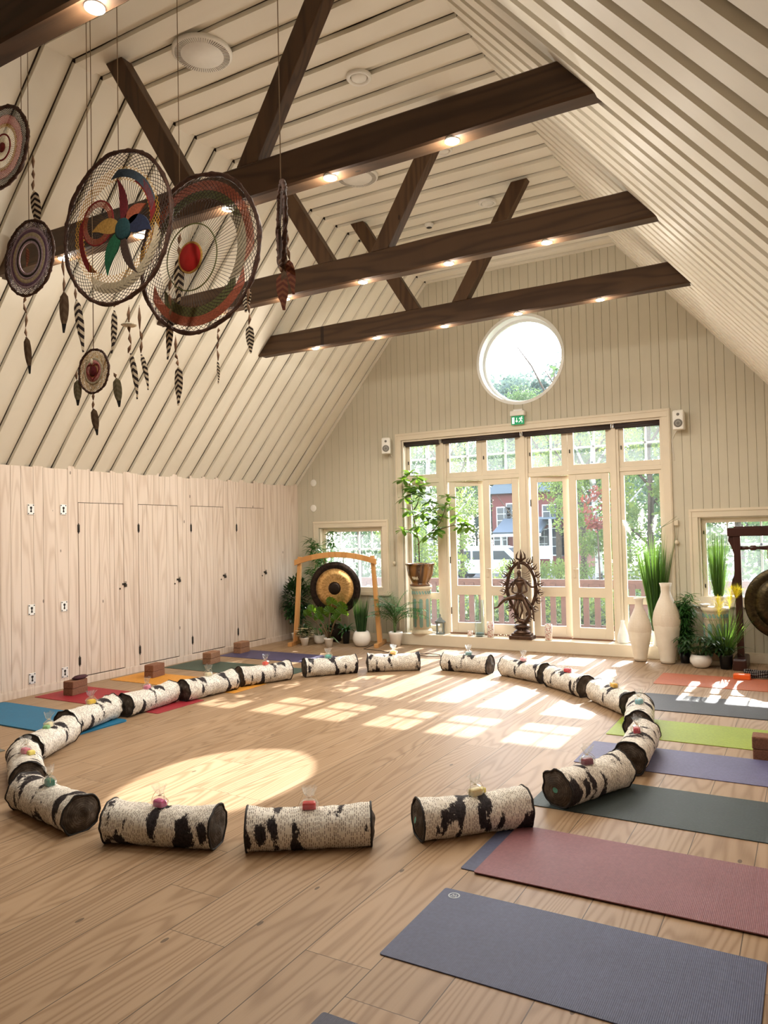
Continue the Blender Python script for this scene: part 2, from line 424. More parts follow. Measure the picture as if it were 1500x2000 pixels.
boards(mb, y, YB, 0, KNEE-.012, jit=.04)
struct(mb.build('wall_left', [m_white_wood, m_dark_gap]))
m_hinge = simple('aged iron', (.05, .042, .035), .5, .8, bump=.2)
for i, (a, b) in enumerate(DOORS):
    mb = MB(); mb.span((-.021, a+.002, DZ0), (-.016, b-.002, DZ1-.002), 0)
    boards(mb, a+.003, b-.003, DZ0, DZ1-.003, x0=-.017, x1=.001, ws=(.07, .09, .11, .13, .15))
    d = struct(mb.build('door_%d' % (i+1), [m_white_wood]))
    for hz in (.27, 1.80):
        h = MB(); h.tube([(.004, a+.002, hz-.06), (.004, a+.002, hz+.06)], .005, 8); h.span((.0005, a-.012, hz-.045), (.003, a+.02, hz+.045))
        h.build('hinge', m_hinge, d)
    l = MB(); l.span((.0, b-.03, 1.10), (.006, b+.03, 1.125)); l.tube([(.012, b+.006, 1.12), (.012, b+.006, 1.145), (.012, b+.022, 1.145), (.012, b+.022, 1.12)], .003, 6); l.bbox((.012, b+.014, 1.095), (.016, .034, .036), .004)
    l.build('padlock', m_hinge, d, bev=0)
    k = MB(); k.lathe([(0, 0), (.011, 0), (.011, .004), (0, .005)], (0.001, b-.065, 1.06), 12, axis='X'); k.build('knob', m_hinge, d)
# baseboards
mb = MB(); mb.span((0, YF, 0), (.018, YB, .078)); mb.span((0, YF, .078), (.012, YB, .086)); struct(mb.build('baseboard_left', m_white_wood, bev=.003))
mb = MB()
for a, b in ((.018, 1.955), (5.875, W_)): mb.span((a, YB-.018, 0), (b, YB, .10)); mb.span((a, YB-.012, .10), (b, YB, .125))
struct(mb.build('baseboard_back', m_trim, bev=.003))
# low step under the french windows
mb = MB(); mb.span((1.955, 9.998, 0), (5.875, YB+.28, .162)); struct(mb.build('trim_1', m_trim, bev=.006))

# ------------------------------------------------------------------ windows
def casing(name, x0, x1, z0, z1, wd, mat, parent=None, sill=False, bottom=True):
    mb = MB()
    for k, (ins, th) in enumerate(((0, .022), (.012, .030), (wd-.02, .016))):
        w_ = wd if k == 0 else (.022 if k == 1 else .02)
        a, b, c, d = x0+ins, x1-ins, z0+ins, z1-ins
        y0 = YB-th
        mb.span((a, y0, d-w_), (b, YB, d)); mb.span((a, y0, (c if bottom else z0)), (a+w_, YB, d-w_)); mb.span((b-w_, y0, (c if bottom else z0)), (b, YB, d-w_))
        if bottom: mb.span((a+w_, y0, c), (b-w_, YB, c+w_))
    if sill: mb.span((x0-.02, YB-.05, z0-.02), (x1+.02, YB, z0+.012))
    return mb.build(name, mat, parent, bev=.003)
def sash(mb, x0, x1, z0, z1, s, y0, y1, mi=0):
    mb.span((x0, y0, z0), (x0+s[0], y1, z1), mi); mb.span((x1-s[1], y0, z0), (x1, y1, z1), mi)
    mb.span((x0+s[0], y0, z0), (x1-s[1], y1, z0+s[2]), mi); mb.span((x0+s[0], y0, z1-s[3]), (x1-s[1], y1, z1), mi)
YS = 10.262     # inner face of the sashes
win = MB()
OX0, OX1, OZ1 = 1.965, 5.765, 3.085
win.span((OX0, YB+.002, .1), (OX0+.03, YS+.13, OZ1)); win.span((OX1-.03, YB+.002, .1), (OX1, YS+.13, OZ1)); win.span((OX0+.03, YB+.002, OZ1-.03), (OX1-.03, YS+.13, OZ1))
MUL = [(2.545, 2.665), (3.80, 3.93), (5.07, 5.19)]
for a, b in MUL:
    win.span((a, YS-.03, .16), (b, YS+.11, OZ1-.03)); win.span((a+.03, YS-.045, .16), (b-.03, YS-.03, OZ1-.03))
cells = [(1.995, 2.545), (2.665, 3.80), (3.93, 5.07), (5.19, 5.735)]
for a, b in cells: win.span((a, YS-.012, 2.42), (b, YS+.10, 2.475))
w1 = win.build('window_1', m_trim, bev=.003); struct(w1)
casing('casing', 1.865, 5.868, .10, 3.188, .105, m_trim, w1, bottom=False)
TR = [(2.05, 2.49), (2.715, 3.15), (3.31, 3.745), (3.98, 4.415), (4.58, 5.02), (5.255, 5.71)]
TC = [(1.995, 2.545), (2.665, 3.232), (3.232, 3.80), (3.93, 4.498), (4.498, 5.07), (5.19, 5.735)]
for (a, b), (c, d) in zip(TR, TC):
    s_ = MB(); sash(s_, c+.003, d-.003, 2.478, 3.05, (a-c-.003, d-b-.003, .072, .04), YS, YS+.04)
    o = s_.build('sash', m_trim, w1, bev=.002)
    g = MB(); g.span((a, YS+.018, 2.55), (b, YS+.022, 3.01)); g.build('pane', m_glass2, o)
    g = MB(); mx = (a+b)/2+.03
    g.span((mx-.012, YS+.10, 2.50), (mx+.012, YS+.13, 3.05)); g.span((c+.005, YS+.10, 2.785), (d-.005, YS+.13, 2.809))
    g.build('glazing_bar', m_sashw, o)
    g = MB(); g.bbox((c+.032, YS-.008, 2.74), (.012, .02, .05), .004); g.build('latch', m_hinge, o)
# sidelights with a closed lower panel
for (c, d, a, b) in ((1.995, 2.545, 2.05, 2.49), (5.19, 5.735, 5.245, 5.69)):
    s_ = MB(); sash(s_, c+.003, d-.003, .17, 2.418, (a-c-.003, d-b-.003, .10, .05), YS, YS+.045); s_.span((a, YS, .66), (b, YS+.045, .76))
    o = s_.build('sash', m_trim, w1, bev=.002)
    g = MB(); g.span((a, YS+.02, .27), (b, YS+.024, .66)); g.build('pane', m_glass, o)
    g = MB(); g.span((a, YS+.02, .76), (b, YS+.024, 2.368)); g.build('pane', m_glass, o)
# four french door leaves
LV = [(2.69, 3.232, 2.785, 3.135, 9.), (3.232, 3.775, 3.33, 3.68, 0.), (3.955, 4.498, 4.05, 4.40, 9.), (4.498, 5.045, 4.60, 4.95, 0.)]
for i, (c, d, a, b, ang) in enumerate(LV):
    s_ = MB(); L0 = c
    sash(s_, .002, d-c-.002, .175, 2.415, (a-c, d-b, .15, .075), 0, .045); s_.span((a-c, 0, .735), (b-c, .045, .87))
    o = struct(s_.build('door_%d' % (i+5), m_trim, bev=.003)); o.location = (c, YS+.005, 0); o.rotation_euler = (0, 0, radians(ang))
    g = MB(); g.span((a-c, .02, .325), (b-c, .024, .735)); g.build('pane', m_glass, o)
    g = MB(); g.span((a-c, .02, .87), (b-c, .024, 2.34)); g.build('pane', m_glass, o)
    if i in (0, 2):
        for hz in (.5, 1.25, 2.05): g = MB(); g.tube([(0, -.006, hz-.05), (0, -.006, hz+.05)], .007, 8); g.build('hinge', m_hinge, o)
    else:
        g = MB(); g.bbox((.05, -.006, 1.08), (.03, .01, .16), .004); g.tube([(.05, -.01, 1.12), (.05, -.05, 1.12), (.12, -.055, 1.12)], .007, 8); g.build('door_handle', m_trim, o)
m_thresh = woodmat('oiled threshold wood', (.24, .11, .055), (.13, .055, .025), 'X', rough=.45)
mb = MB(); mb.span((2.67, YS-.02, .162), (5.07, YS+.09, .18)); struct(mb.build('trim_2', m_thresh, bev=.003))
# round window
mb = MB(); C0 = Vector((RW[0], 0, RW[1]))
def ring(mb, r0, r1, y0, y1, mi=0, seg=64):
    vs = []; fs = []
    for k in range(seg):
        a = 2*pi*k/seg; c, s = cos(a), sin(a)
        vs += [(RW[0]+r0*c, y0, RW[1]+r0*s), (RW[0]+r1*c, y0, RW[1]+r1*s), (RW[0]+r1*c, y1, RW[1]+r1*s), (RW[0]+r0*c, y1, RW[1]+r0*s)]
    for k in range(seg):
        j = (k+1) % seg
        for q in range(4): fs.append((k*4+q, k*4+(q+1) % 4, j*4+(q+1) % 4, j*4+q))
    mb.add(vs, fs, mi)
ring(mb, .604, .645, YB-.008, YB); ring(mb, .604, .6195, YB, YB+.24); ring(mb, .565, .604, YB+.15, YB+.20)
w4 = struct(mb.build('window_4', simple('white round frame', (.80, .81, .78), .35, var=.02), fixn=True))
g = MB(); g.lathe([(0, 0), (.57, 0), (.57, .004), (0, .004)], (RW[0], YB+.172, RW[1]), 64, axis='Y', smooth=False); g.build('pane', m_glass, w4)
# small gable windows
for nm, x0, x1, z0, z1 in (('window_2', .42, 1.60, .76, 1.79), ('window_3', 6.16, 7.42, .72, 1.79)):
    s_ = MB(); s_.span((x0, YB+.002, z0), (x0+.02, YB+.20, z1)); s_.span((x1-.02, YB+.002, z0), (x1, YB+.20, z1)); s_.span((x0+.02, YB+.002, z1-.02), (x1-.02, YB+.2, z1)); s_.span((x0+.02, YB+.002, z0), (x1-.02, YB+.2, z0+.02))
    o = struct(s_.build(nm, m_trim, bev=.002))
    casing('casing', x0-.11, x1+.11, z0-.03, z1+.095, .105, m_trim, o, sill=True)
    q = MB(); sash(q, x0+.022, x1-.022, z0+.022, z1-.022, (.055, .055, .06, .06), YB+.07, YB+.11); q.build('sash', m_trim, o, bev=.002)
    q = MB(); q.span((x0+.07, YB+.088, z0+.07), (x1-.07, YB+.092, z1-.07)); q.build('pane', m_glass2, o)
    q = MB(); zb = z1-.36; sash(q, x0+.02, x1-.02, z0+.02, z1-.02, (.05, .05, .05, .05), YB+.16, YB+.19)
    q.span((x0+.06, YB+.16, zb-.014), (x1-.06, YB+.19, zb+.014)); mx = (x0+x1)/2+.06; q.span((mx-.014, YB+.16, z0+.06), (mx+.014, YB+.19, zb))
    for t in (.25, .5, .75): xx = x0+(x1-x0)*t+.06*(t == .5); q.span((xx-.011, YB+.16, zb), (xx+.011, YB+.19, z1-.06))
    q.build('glazing_bar', m_sashw, o)
    if nm == 'window_3':
        for hz in (z0+.2, z1-.2): g = MB(); g.bbox((x0+.05, YB+.062, hz), (.012, .02, .045), .004); g.build('latch', m_hinge, o)
# unseen window added behind the viewer to bring in more daylight
s_ = MB()
for a in (.9, 2.35, 3.82, 5.28, 6.74): s_.span((a, YF-.1, .3), (a+.06, YF-.04, 4.0))
for z in (.3, 2.2, 3.94): s_.span((.9, YF-.1, z), (6.8, YF-.04, z+.06))
w5 = struct(s_.build('added_window', m_trim)); g = MB(); g.span((.93, YF-.07, .33), (6.77, YF-.066, 3.97)); g.build('pane', m_glass, w5)

# ------------------------------------------------------------------ roof trusses
m_bolt = m_hinge
by = [2.14, 4.02, 5.87, 7.65]
bl = ['nearest dark tie beam, cut off by the top left corner of the view', 'second dark tie beam, nearest one whose right end meets the ceiling slope', 'third dark tie beam, between the nearest full one and the gable', 'dark tie beam closest to the gable wall and round window']
def xs(z): return X1*(z-KNEE)/(RIDGE-KNEE)
sl_lab = [('dark strut leaning left above the nearest beam, out of view at its foot', 'dark strut leaning right above the nearest beam'),
          ('dark diagonal strut behind the dreamcatchers, leaning up to the left', 'thick dark diagonal strut rising right to the ceiling beside the big round speaker'),
          ('dark diagonal strut leaning left onto the third beam, top hidden behind second beam', 'dark diagonal strut leaning right onto the third beam, under the second beam'),
          ('short dark diagonal strut leaning left onto the last beam by the gable', 'short dark diagonal strut leaning right onto the last beam by the gable')]
for i, y in enumerate(by):
    z0, z1 = 3.99, 4.235; y1 = y+.13
    e0, e1 = xs(z0)-.03, xs(z1)-.03
    mb = MB(); n = 30; vs = []; fs = []
    for k in range(n+1):
        t = k/n; j = noise.noise(Vector((t*6, i*4.1, 0)))*.008; j2 = noise.noise(Vector((t*7, i*4.1, 8)))*.008
        xb = e0+(W_-2*e0)*t; xt = e1+(W_-2*e1)*t
        c = .012
        vs += [(xb, y+c, z0+j), (xb, y, z0+c+j), (xt, y, z1-c+j2), (xt, y+c, z1+j2), (xt, y1-c, z1+j2), (xt, y1, z1-c+j2), (xb, y1, z0+c+j), (xb, y1-c, z0+j)]
    for k in range(n):
        for q in range(8): fs.append((k*8+q, k*8+(q+1) % 8, (k+1)*8+(q+1) % 8, (k+1)*8+q))
    fs += [tuple(range(8))[::-1], tuple(n*8+q for q in range(8))]
    mb.add(vs, fs); tag(mb.build('tie_beam', m_beam), bl[i], 'beam', 'dark wooden tie beams')
    for sgn, lab in ((-1, sl_lab[i][0]), (1, sl_lab[i][1])):
        m_ = MB(); cx = 3.77; A = Vector((cx+sgn*.29, y+.065, z1-.002)); B = Vector((cx+sgn*1.02, y+.065, RIDGE-.002))
        d = (B-A); w2 = .085; yy = .055
        vs = []
        for P in (A, B):
            for (a, b) in ((-w2, -yy), (w2, -yy), (w2, yy), (-w2, yy)): vs.append((P.x+a*1.05, P.y+b, P.z))
        m_.add(vs, [(0, 1, 2, 3), (7, 6, 5, 4), (0, 4, 5, 1), (1, 5, 6, 2), (2, 6, 7, 3), (3, 7, 4, 0)])
        tag(m_.build('truss_strut', m_strut, bev=.008), lab, 'strut', 'diagonal roof struts')
# ------------------------------------------------------------------ lamps in the beams
m_ringw = simple('white lamp ring', (.72, .70, .64), .35, var=.03)
def downlight(x, y, lab):
    t = thing('downlight', lab, 'lamp', (x, y, 3.99), group='recessed lamps in the beams')
    mb = MB(); mb.lathe([(.026, -.004), (.034, -.010), (.044, -.008), (.046, .0), (.046, .012), (.026, .012)], seg=28, close=False); mb.build('rim', m_ringw, t)
    mb = MB(); mb.lathe([(0, -.001), (.030, -.001), (.030, .006), (0, .006)], seg=24); mb.build('lens', m_lens, t)
    for kind, watt in (('POINT', LAMP_W*.33), ('SPOT', LAMP_W)):  # extra point light added per lamp to brighten the ceiling and slopes
        ld = bpy.data.lights.new('bulb', kind); ld.energy = watt; ld.color = (1, .93, .82); ld.shadow_soft_size = .04
        if kind == 'SPOT': ld.spot_size = radians(165); ld.spot_blend = .5
        lo = bpy.data.objects.new('bulb', ld); COL.objects.link(lo); lo.parent = t; lo.location = (0, 0, -.06)
LX = [5.60, 4.73, 3.86, 2.97, 2.09]
names = {3: 'gable-end beam', 2: 'third beam', 1: 'second beam', 0: 'nearest beam'}
pos = ['rightmost', 'second from the right', 'middle', 'second from the left', 'leftmost']
for bi, y in ((3, 7.70), (2, 5.92), (1, 4.07), (0, 2.21)):
    for j, x in enumerate(LX):
        if bi == 0 and j != 1: continue
        downlight(x, y, 'small round recessed lamp under the %s, %s of its row' % (names[bi], pos[j]) if bi else 'largest-looking round recessed lamp, under the nearest beam at top left')
# ceiling fixtures
def disc_thing(name, lab, cat, x, y, z, r, h, slots=True, down=True):
    t = thing(name, lab, cat, (x, y, z))
    mb = MB(); mb.lathe([(0, -h), (r*.66, -h), (r*.68, -h*.86), (r*.94, -h*.8), (r, -h*.5), (r, 0)], seg=48); mb.build('housing', m_white, t)
    if slots:
        mb = MB()
        for k in range(72):
            a = 2*pi*k/72; R3 = Matrix.Rotation(a, 3, 'Z'); mb.box(R3 @ Vector((r*.81, 0, -h*.86)), (r*.2, r*.018, h*.12), rot=R3)
        mb.build('vent_slots', simple('slot shadow grey', (.35, .32, .27), .6), t)
    return t
disc_thing('ceiling_vent', 'large round white slotted diffuser on the sloping-room ceiling near the top edge', 'ceiling vent', 3.41, 4.32, RIDGE, .23, .035)
disc_thing('ceiling_vent', 'round white slotted diffuser half hidden above the second beam', 'ceiling vent', 3.37, 6.67, RIDGE, .22, .035)
def valve(x, y, lab, r=.105):
    t = thing('air_valve', lab, 'air valve', (x, y, RIDGE), group='round white air valves on the ceiling')
    mb = MB(); mb.lathe([(r*.68, -.008), (r*.72, -.022), (r*.92, -.026), (r, -.015), (r, 0)], seg=36, close=False); mb.build('rim', m_white, t)
    mb = MB(); mb.lathe([(0, -.030), (r*.5, -.028), (r*.62, -.018), (r*.62, -.004), (0, -.004)], seg=36); mb.build('disc', m_white, t)
valve(4.28, 5.22, 'round white air valve on the ceiling above the second beam, nearest one')
valve(4.37, 6.66, 'round white air valve peeking out below the second beam', .09)
valve(4.30, 8.0, 'round white air valve on the ceiling left of a far strut, above the third beam')
t = thing('smoke_detector', 'small white smoke detector on the far ceiling, above the third beam', 'smoke detector', (3.47, 8.18, RIDGE))
mb = MB(); mb.lathe([(0, -.05), (.03, -.05), (.045, -.035), (.055, -.02), (.055, 0)], seg=24); mb.build('housing', m_white, t)
mb = MB(); mb.lathe([(.03, -.051), (.034, -.049), (.03, -.047)], seg=20); mb.build('sensor_ring', m_hinge, t)

# ------------------------------------------------------------------ things on the gable wall
for x, z, lab in ((.32, 2.52, 'upper round cream cover plate on the gable wall by the left corner'), (.31, 2.105, 'lower round cream cover plate on the gable wall by the left corner')):
    mb = MB(); mb.lathe([(0, -.014), (.045, -.012), (.058, -.006), (.06, 0)], seg=28, axis='Y'); o = mb.build('wall_vent', m_white, loc=(x, YB, z)); tag(o, lab, 'cover plate')
m_cone = simple('grey speaker cone', (.18, .17, .15), .6)
for x, z, rz, lab in ((1.76, 3.01, .35, 'small white loudspeaker on the wall left of the french windows'), (5.985, 3.01, -.05, 'small white loudspeaker on the wall right of the french windows')):
    t = thing('loudspeaker', lab, 'speaker', (x, YB-.10, z), rz, group='pair of wall loudspeakers')
    mb = MB(); mb.bbox((0, 0, 0), (.135, .125, .245), .02, rot=None); mb.build('cabinet', m_white, t)
    mb = MB(); mb.lathe([(0, -.064), (.02, -.066), (.026, -.062), (.044, -.069), (.052, -.0655), (.052, -.058)], (0, 0, -.045), 28, axis='Y'); mb.build('woofer', m_cone, t)
    mb = MB(); mb.lathe([(0, -.069), (.008, -.069), (.018, -.064), (.018, -.06)], (0, 0, .065), 20, axis='Y'); mb.build('tweeter', m_cone, t)
    mb = MB(); mb.tube([(0, .06, .0), (0, .085, .02), (0, .099, .02)], .012, 8); mb.build('bracket', m_white, t)
    mb = MB(); s = -1 if x > 3 else 1
    mb.tube([(s*.03, .06, -.1), (s*.08, .085, -.17), (s*.11, .092, -.24), (s*.09, .092, -.5)], .004, 6); mb.build('cable', m_white, t)
# exit sign
t = thing('exit_sign', 'green illuminated emergency exit sign hanging over the french windows', 'exit sign', (3.86, YB-.07, 3.235))
mb = MB(); mb.bbox((0, .01, .075), (.21, .09, .07), .015); mb.box((0, .04, .12), (.13, .05, .03)); mb.build('housing', m_white, t)
m_green = emis('exit green', (.0, .20, .075), .55); m_sgw = emis('exit white', (.8, .9, .8), .7)
mb = MB(); mb.box((0, 0, -.025), (.185, .01, .12)); mb.build('sign_panel', m_green, t)
mb = MB(); yq = -.0062
def q2(mb, a, b, c, d, y=yq):
    mb.span((a, y-.001, c), (b, y, d))
q2(mb, -.078, -.045, -.070, .018)                                # door
def bar(mb, p, q, wd, y=yq):
    p = Vector((p[0], y, p[1])); q = Vector((q[0], y, q[1])); d = (q-p); L = d.length; a = atan2(d.z, d.x)
    mb.box((p+q)/2, (L, .001, wd), rot=Matrix.Rotation(-a, 3, 'Y'))
bar(mb, (-.012, .012), (-.012, -.045), .008); bar(mb, (-.012, -.05), (-.028, -.03), .008); bar(mb, (-.012, -.05), (.004, -.03), .008)  # arrow down
mb.lathe([(0, -.001), (.009, -.001), (.009, 0), (0, 0)], (.062, yq, .014), 14, axis='Y')                                              # running man
for p, q, wd in (((.052, .004), (.044, -.028), .016), ((.054, .0), (.074, -.012), .007), ((.05, .002), (.030, .006), .007), ((.030, .006), (.024, -.010), .007), ((.046, -.028), (.066, -.036), .009), ((.066, -.036), (.064, -.062), .009), ((.044, -.028), (.032, -.046), .009), ((.032, -.046), (.016, -.052), .009)):
    bar(mb, p, q, wd)
mb.build('pictogram', m_sgw, t)
# roller blinds
m_blind = simple('dark brown blind fabric', (.030, .018, .016), .6)
for k, (a, b, lab) in enumerate(((1.985, 2.60, 'short dark rolled blind at the far left of the french windows'), (2.62, 3.86, 'long dark rolled blind, left of the exit sign'), (3.88, 5.12, 'long dark rolled blind, right of the exit sign'), (5.14, 5.755, 'short dark rolled blind at the far right of the french windows'))):
    t = thing('roller_blind', lab, 'roller blind', ((a+b)/2, YB+.05, 3.03), group='rolled up blinds over the french windows'); h = (b-a)/2
    mb = MB(); mb.tube([(-h+.012, 0, 0), (h-.012, 0, 0)], .030, 20, smooth=True); mb.build('roll', m_blind, t)
    mb = MB(); mb.bbox((0, .012, -.036), (2*h-.04, .014, .018), .004); mb.build('bottom_bar', m_blind, t)
    for s in (-1, 1):
        mb = MB(); mb.box((s*(h-.004), 0, .004), (.006, .05, .07)); mb.tube([(s*(h-.012), 0, 0), (s*(h+.0), 0, 0)], .012, 12); mb.build('bracket', m_chrome, t)
# pull cords with small weights
m_cordw = simple('pale cord', (.62, .55, .42), .6)
for x, z0, z1, lab in ((1.815, 2.85, 1.24, 'pale blind cord with a shell weight on the wall left of the french windows'), (5.90, 1.75, 1.50, 'pale cord and plug hanging on the wall right of the french windows')):
    t = thing('pull_cord', lab, 'cord', (x, YB-.01, 0))
    mb = MB()
    for dx in (-.012, .012): mb.tube([(dx, 0, z0), (dx*1.4, -.004, (z0*.6+z1*.4)), (dx*.6, -.002, z1)], .0025, 6)
    if x > 3: mb.tube([(0, 0, z1), (.01, 0, .9), (-.005, 0, .3)], .004, 6)
    mb.build('cord', m_cordw, t)
    mb = MB(); mb.lathe([(0, .02), (.018, .012), (.026, -.012), (.016, -.035), (0, -.04)], (0, -.02, z1-.02), 14); mb.build('weight', m_cordw, t)
    if x > 3: mb = MB(); mb.bbox((0, -.012, z1+.22), (.05, .03, .07), .006); mb.build('junction_box', m_trim, t)
# keyhole plates on the left wall
m_plate = simple('galvanised plate', (.78, .78, .77), .35, .35, var=.05); m_hole = simple('keyhole interior', (.02, .017, .015), .8)
for y, z, lab in ((5.23, 2.01, 'left column, top'), (5.64, 2.015, 'right column, top'), (5.23, .92, 'left column, middle'), (5.64, .92, 'right column, middle'), (5.23, .18, 'left column, bottom'), (5.64, .175, 'right column, bottom')):
    t = thing('keyhole_plate', 'white metal keyhole plate on the pine wall, ' + lab, 'wall plate', (.001, y, z), group='keyhole plates on the pine wall')
    mb = MB(); mb.bbox((.003, 0, 0), (.007, .082, .115), .003); mb.build('plate', m_plate, t)
    mb = MB(); mb.lathe([(0, 0), (.014, 0), (.014, .001), (0, .001)], (.0068, 0, .018), 16, axis='X', smooth=False); mb.span((.0068, -.006, -.02), (.0078, .006, .012)); mb.lathe([(0, 0), (.011, 0), (.011, .001), (0, .001)], (.0068, 0, -.022), 14, axis='X', smooth=False)
    mb.build('keyhole', m_hole, t)
    for a in (-.03, .03):
        for b in (-.046, .046): mb = MB(); mb.lathe([(0, .002), (.006, .001), (.007, 0)], (.007, a, b), 10, axis='X'); mb.build('screw', m_hole, t)

# ------------------------------------------------------------------ yoga mats
def matrub(name, c, c2=None, rib=True, rough=.55):
    b = NB(name); o = b.sep(b.coord())
    r = b.math('SINE', b.math('MULTIPLY', o[0], 900.)); f = b.noise(b.coord(), 60, 3)
    big = b.noise(b.coord(), 2.5, 2); ff = b.math('ADD', b.math('MULTIPLY', f, .6), b.math('MULTIPLY', big, .4))
    col = b.ramp(ff, [(.3, tuple(x*.82 for x in c)), (.7, tuple(min(1, x*1.15) for x in c))])
    if rib: b.bump(b.math('ADD', r, b.math('MULTIPLY', f, 2.)), .25, .0015)
    return b.done(col, rough, 0, .35)
def yoga_mat(x0, x1, y0, y1, c, lab, z=.0, th=.005, r=.012, rot=0., curl=None, mat=None):
    cx, cy = (x0+x1)/2, (y0+y1)/2; hx, hy = (x1-x0)/2, (y1-y0)/2
    n = 4; P = []
    for k, (sx, sy) in enumerate(((1, 1), (-1, 1), (-1, -1), (1, -1))):
        for i in range(n+1): a = pi/2*k+pi/2*i/n; P.append((sx*(hx-r)+r*cos(a), sy*(hy-r)+r*sin(a)))
    mb = MB(); mb.prism(P, 'Z', 0, th)
    o = mb.build('yoga_mat', mat or matrub('rubber '+lab[:24], c), loc=(cx, cy, z), rot=(0, 0, rot), bev=.0015)
    tag(o, lab, 'yoga mat', 'yoga mats laid out around the circle'); return o
c_blue = (.075, .088, .160)
o = yoga_mat(5.848, 7.185, 2.59, 3.212, c_blue, 'slate blue yoga mat nearest the viewer with a small round white emblem')
def emblem(parent, x, y, th, flip=1):
    mb = MB(); mb.lathe([(.021, 0), (.027, 0), (.027, .0006), (.021, .0006)], (x, y, th), 32, smooth=False, close=False)
    for k in range(32): pass
    for p, q in (((-.012, -.010), (-.006, .012)), ((-.006, .012), (.0, -.006)), ((.0, -.006), (.008, .012)), ((.008, .012), (.012, -.010)), ((-.018, -.012), (.018, -.012))):
        d = Vector(q)-Vector(p); mb.box((x+(p[0]+q[0])/2, y+(p[1]+q[1])/2, th+.0004), (d.length, .004, .0006), rot=Matrix.Rotation(atan2(d.y, d.x), 3, 'Z'))
    mb.build('emblem', simple('printed pale emblem', (.45, .50, .56), .6, var=.05), parent)
emblem(o, -.60, .255, .0055)
yoga_mat(5.856, 7.3, 1.58, 2.19, (.06, .065, .10), 'slate blue yoga mat of which only a corner shows at the bottom edge')
o = yoga_mat(5.826, 7.68, 3.43, 4.075, c_blue, 'dark slate yoga mat underneath the maroon one, its left end showing', th=.005)
emblem(o, -.90, .27, .0055)
yoga_mat(5.905, 7.69, 3.405, 4.065, (.225, .095, .110), 'maroon ribbed yoga mat laid over a dark one, second from the viewer', z=.0062, th=.006)
yoga_mat(5.84, 7.69, 4.41, 5.055, (.028, .042, .044), 'wide dark green-black yoga mat with a birch bolster on its left end')
yoga_mat(5.853, 7.68, 5.36, 5.95, (.125, .125, .24), 'lilac-blue yoga mat between the dark green one and the lime one')
om = yoga_mat(5.885, 7.68, 6.195, 6.83, (.27, .36, .028), 'lime green yoga mat with a black underside')
yoga_mat(5.86, 7.68, 7.19, 7.90, (.030, .034, .042), 'charcoal yoga mat with rounded corners, sun patches along its far edge', r=.06, th=.007)
yoga_mat(5.86, 7.68, 8.42, 9.08, (.42, .125, .06), 'terracotta orange yoga mat furthest back on the right', r=.03)
yoga_mat(.07, 1.905, 4.24, 4.86, (.008, .14, .27), 'teal blue thick yoga mat nearest on the left', th=.012, r=.05)
yoga_mat(.12, 1.945, 5.17, 5.80, (.30, .018, .028), 'crimson red yoga mat beside the keyhole plates')
yoga_mat(.09, 2.0, 6.19, 6.74, (.62, .27, .035), 'golden yellow yoga mat on the left side')
yoga_mat(.08, 1.93, 7.06, 7.70, (.045, .075, .055), 'dark green yoga mat on the left side')
yoga_mat(.09, 1.95, 8.06, 8.66, (.075, .065, .135), 'dark purple yoga mat furthest back on the left')
yoga_mat(.9, 1.72, 3.12, 3.80, (.16, .155, .13), 'olive grey yoga mat at the left picture edge behind a bolster', th=.006, rot=-.12)

# ------------------------------------------------------------------ cork blocks
m_cork = simple('reddish brown cork', (.20, .088, .048), .75, var=.25, scale=90, bump=.3)
m_cork2 = simple('light brown cork', (.27, .135, .075), .75, var=.25, scale=90, bump=.3)
def block(x, y, z, rz, lab, mat=m_cork, sx=.13, sy=.23, h=.076):
    mb = MB(); mb.bbox((0, 0, h/2), (sx, sy, h), .010); o = mb.build('yoga_block', mat, loc=(x, y, z), rot=(0, 0, rz)); tag(o, lab, 'yoga block', 'cork yoga blocks')
for x, y, rz, z, nm, mt in ((.40, 5.47, .15, .0055, 'crimson', m_cork), (.44, 6.56, .15, .0055, 'golden yellow', m_cork), (.44, 7.55, .15, .0055, 'dark green', m_cork2), (.20, 8.44, .1, .0055, 'dark purple', m_cork2)):
    block(x, y, z, rz, 'lower cork block of the pair on the %s mat' % nm, mt); block(x+.004, y-.004, z+.0765, rz+.04, 'upper cork block of the pair on the %s mat' % nm, mt)
block(7.085, 6.02, .0, .0, 'lower cork block of the pair at the right edge by the lilac mat', m_cork, .23, .13); block(7.09, 6.03, .0765, .02, 'upper cork block of the pair at the right edge by the lilac mat', m_cork, .25, .15, .085)
block(7.29, 2.83, .0, .0, 'lower cork block at the right edge beside the nearest mat', m_cork, .15, .23); block(7.29, 2.83, .0765, .0, 'upper cork block at the right edge beside the nearest mat', m_cork, .15, .23)
# maroon eye pillow on the blocks
mb = MB(); mb.lathe([(0, -.018), (.04, -.016), (.062, 0), (.045, .016), (0, .02)], seg=20)
o = mb.build('eye_pillow', simple('dark plum cloth', (.05, .012, .02), .8, bump=.4, scale=40), loc=(.41, 5.52, .174), rot=(0, 0, .3)); o.scale = (1.0, 1.9, 1.0); tag(o, 'dark plum eye pillow lying on the cork blocks of the crimson mat', 'eye pillow')

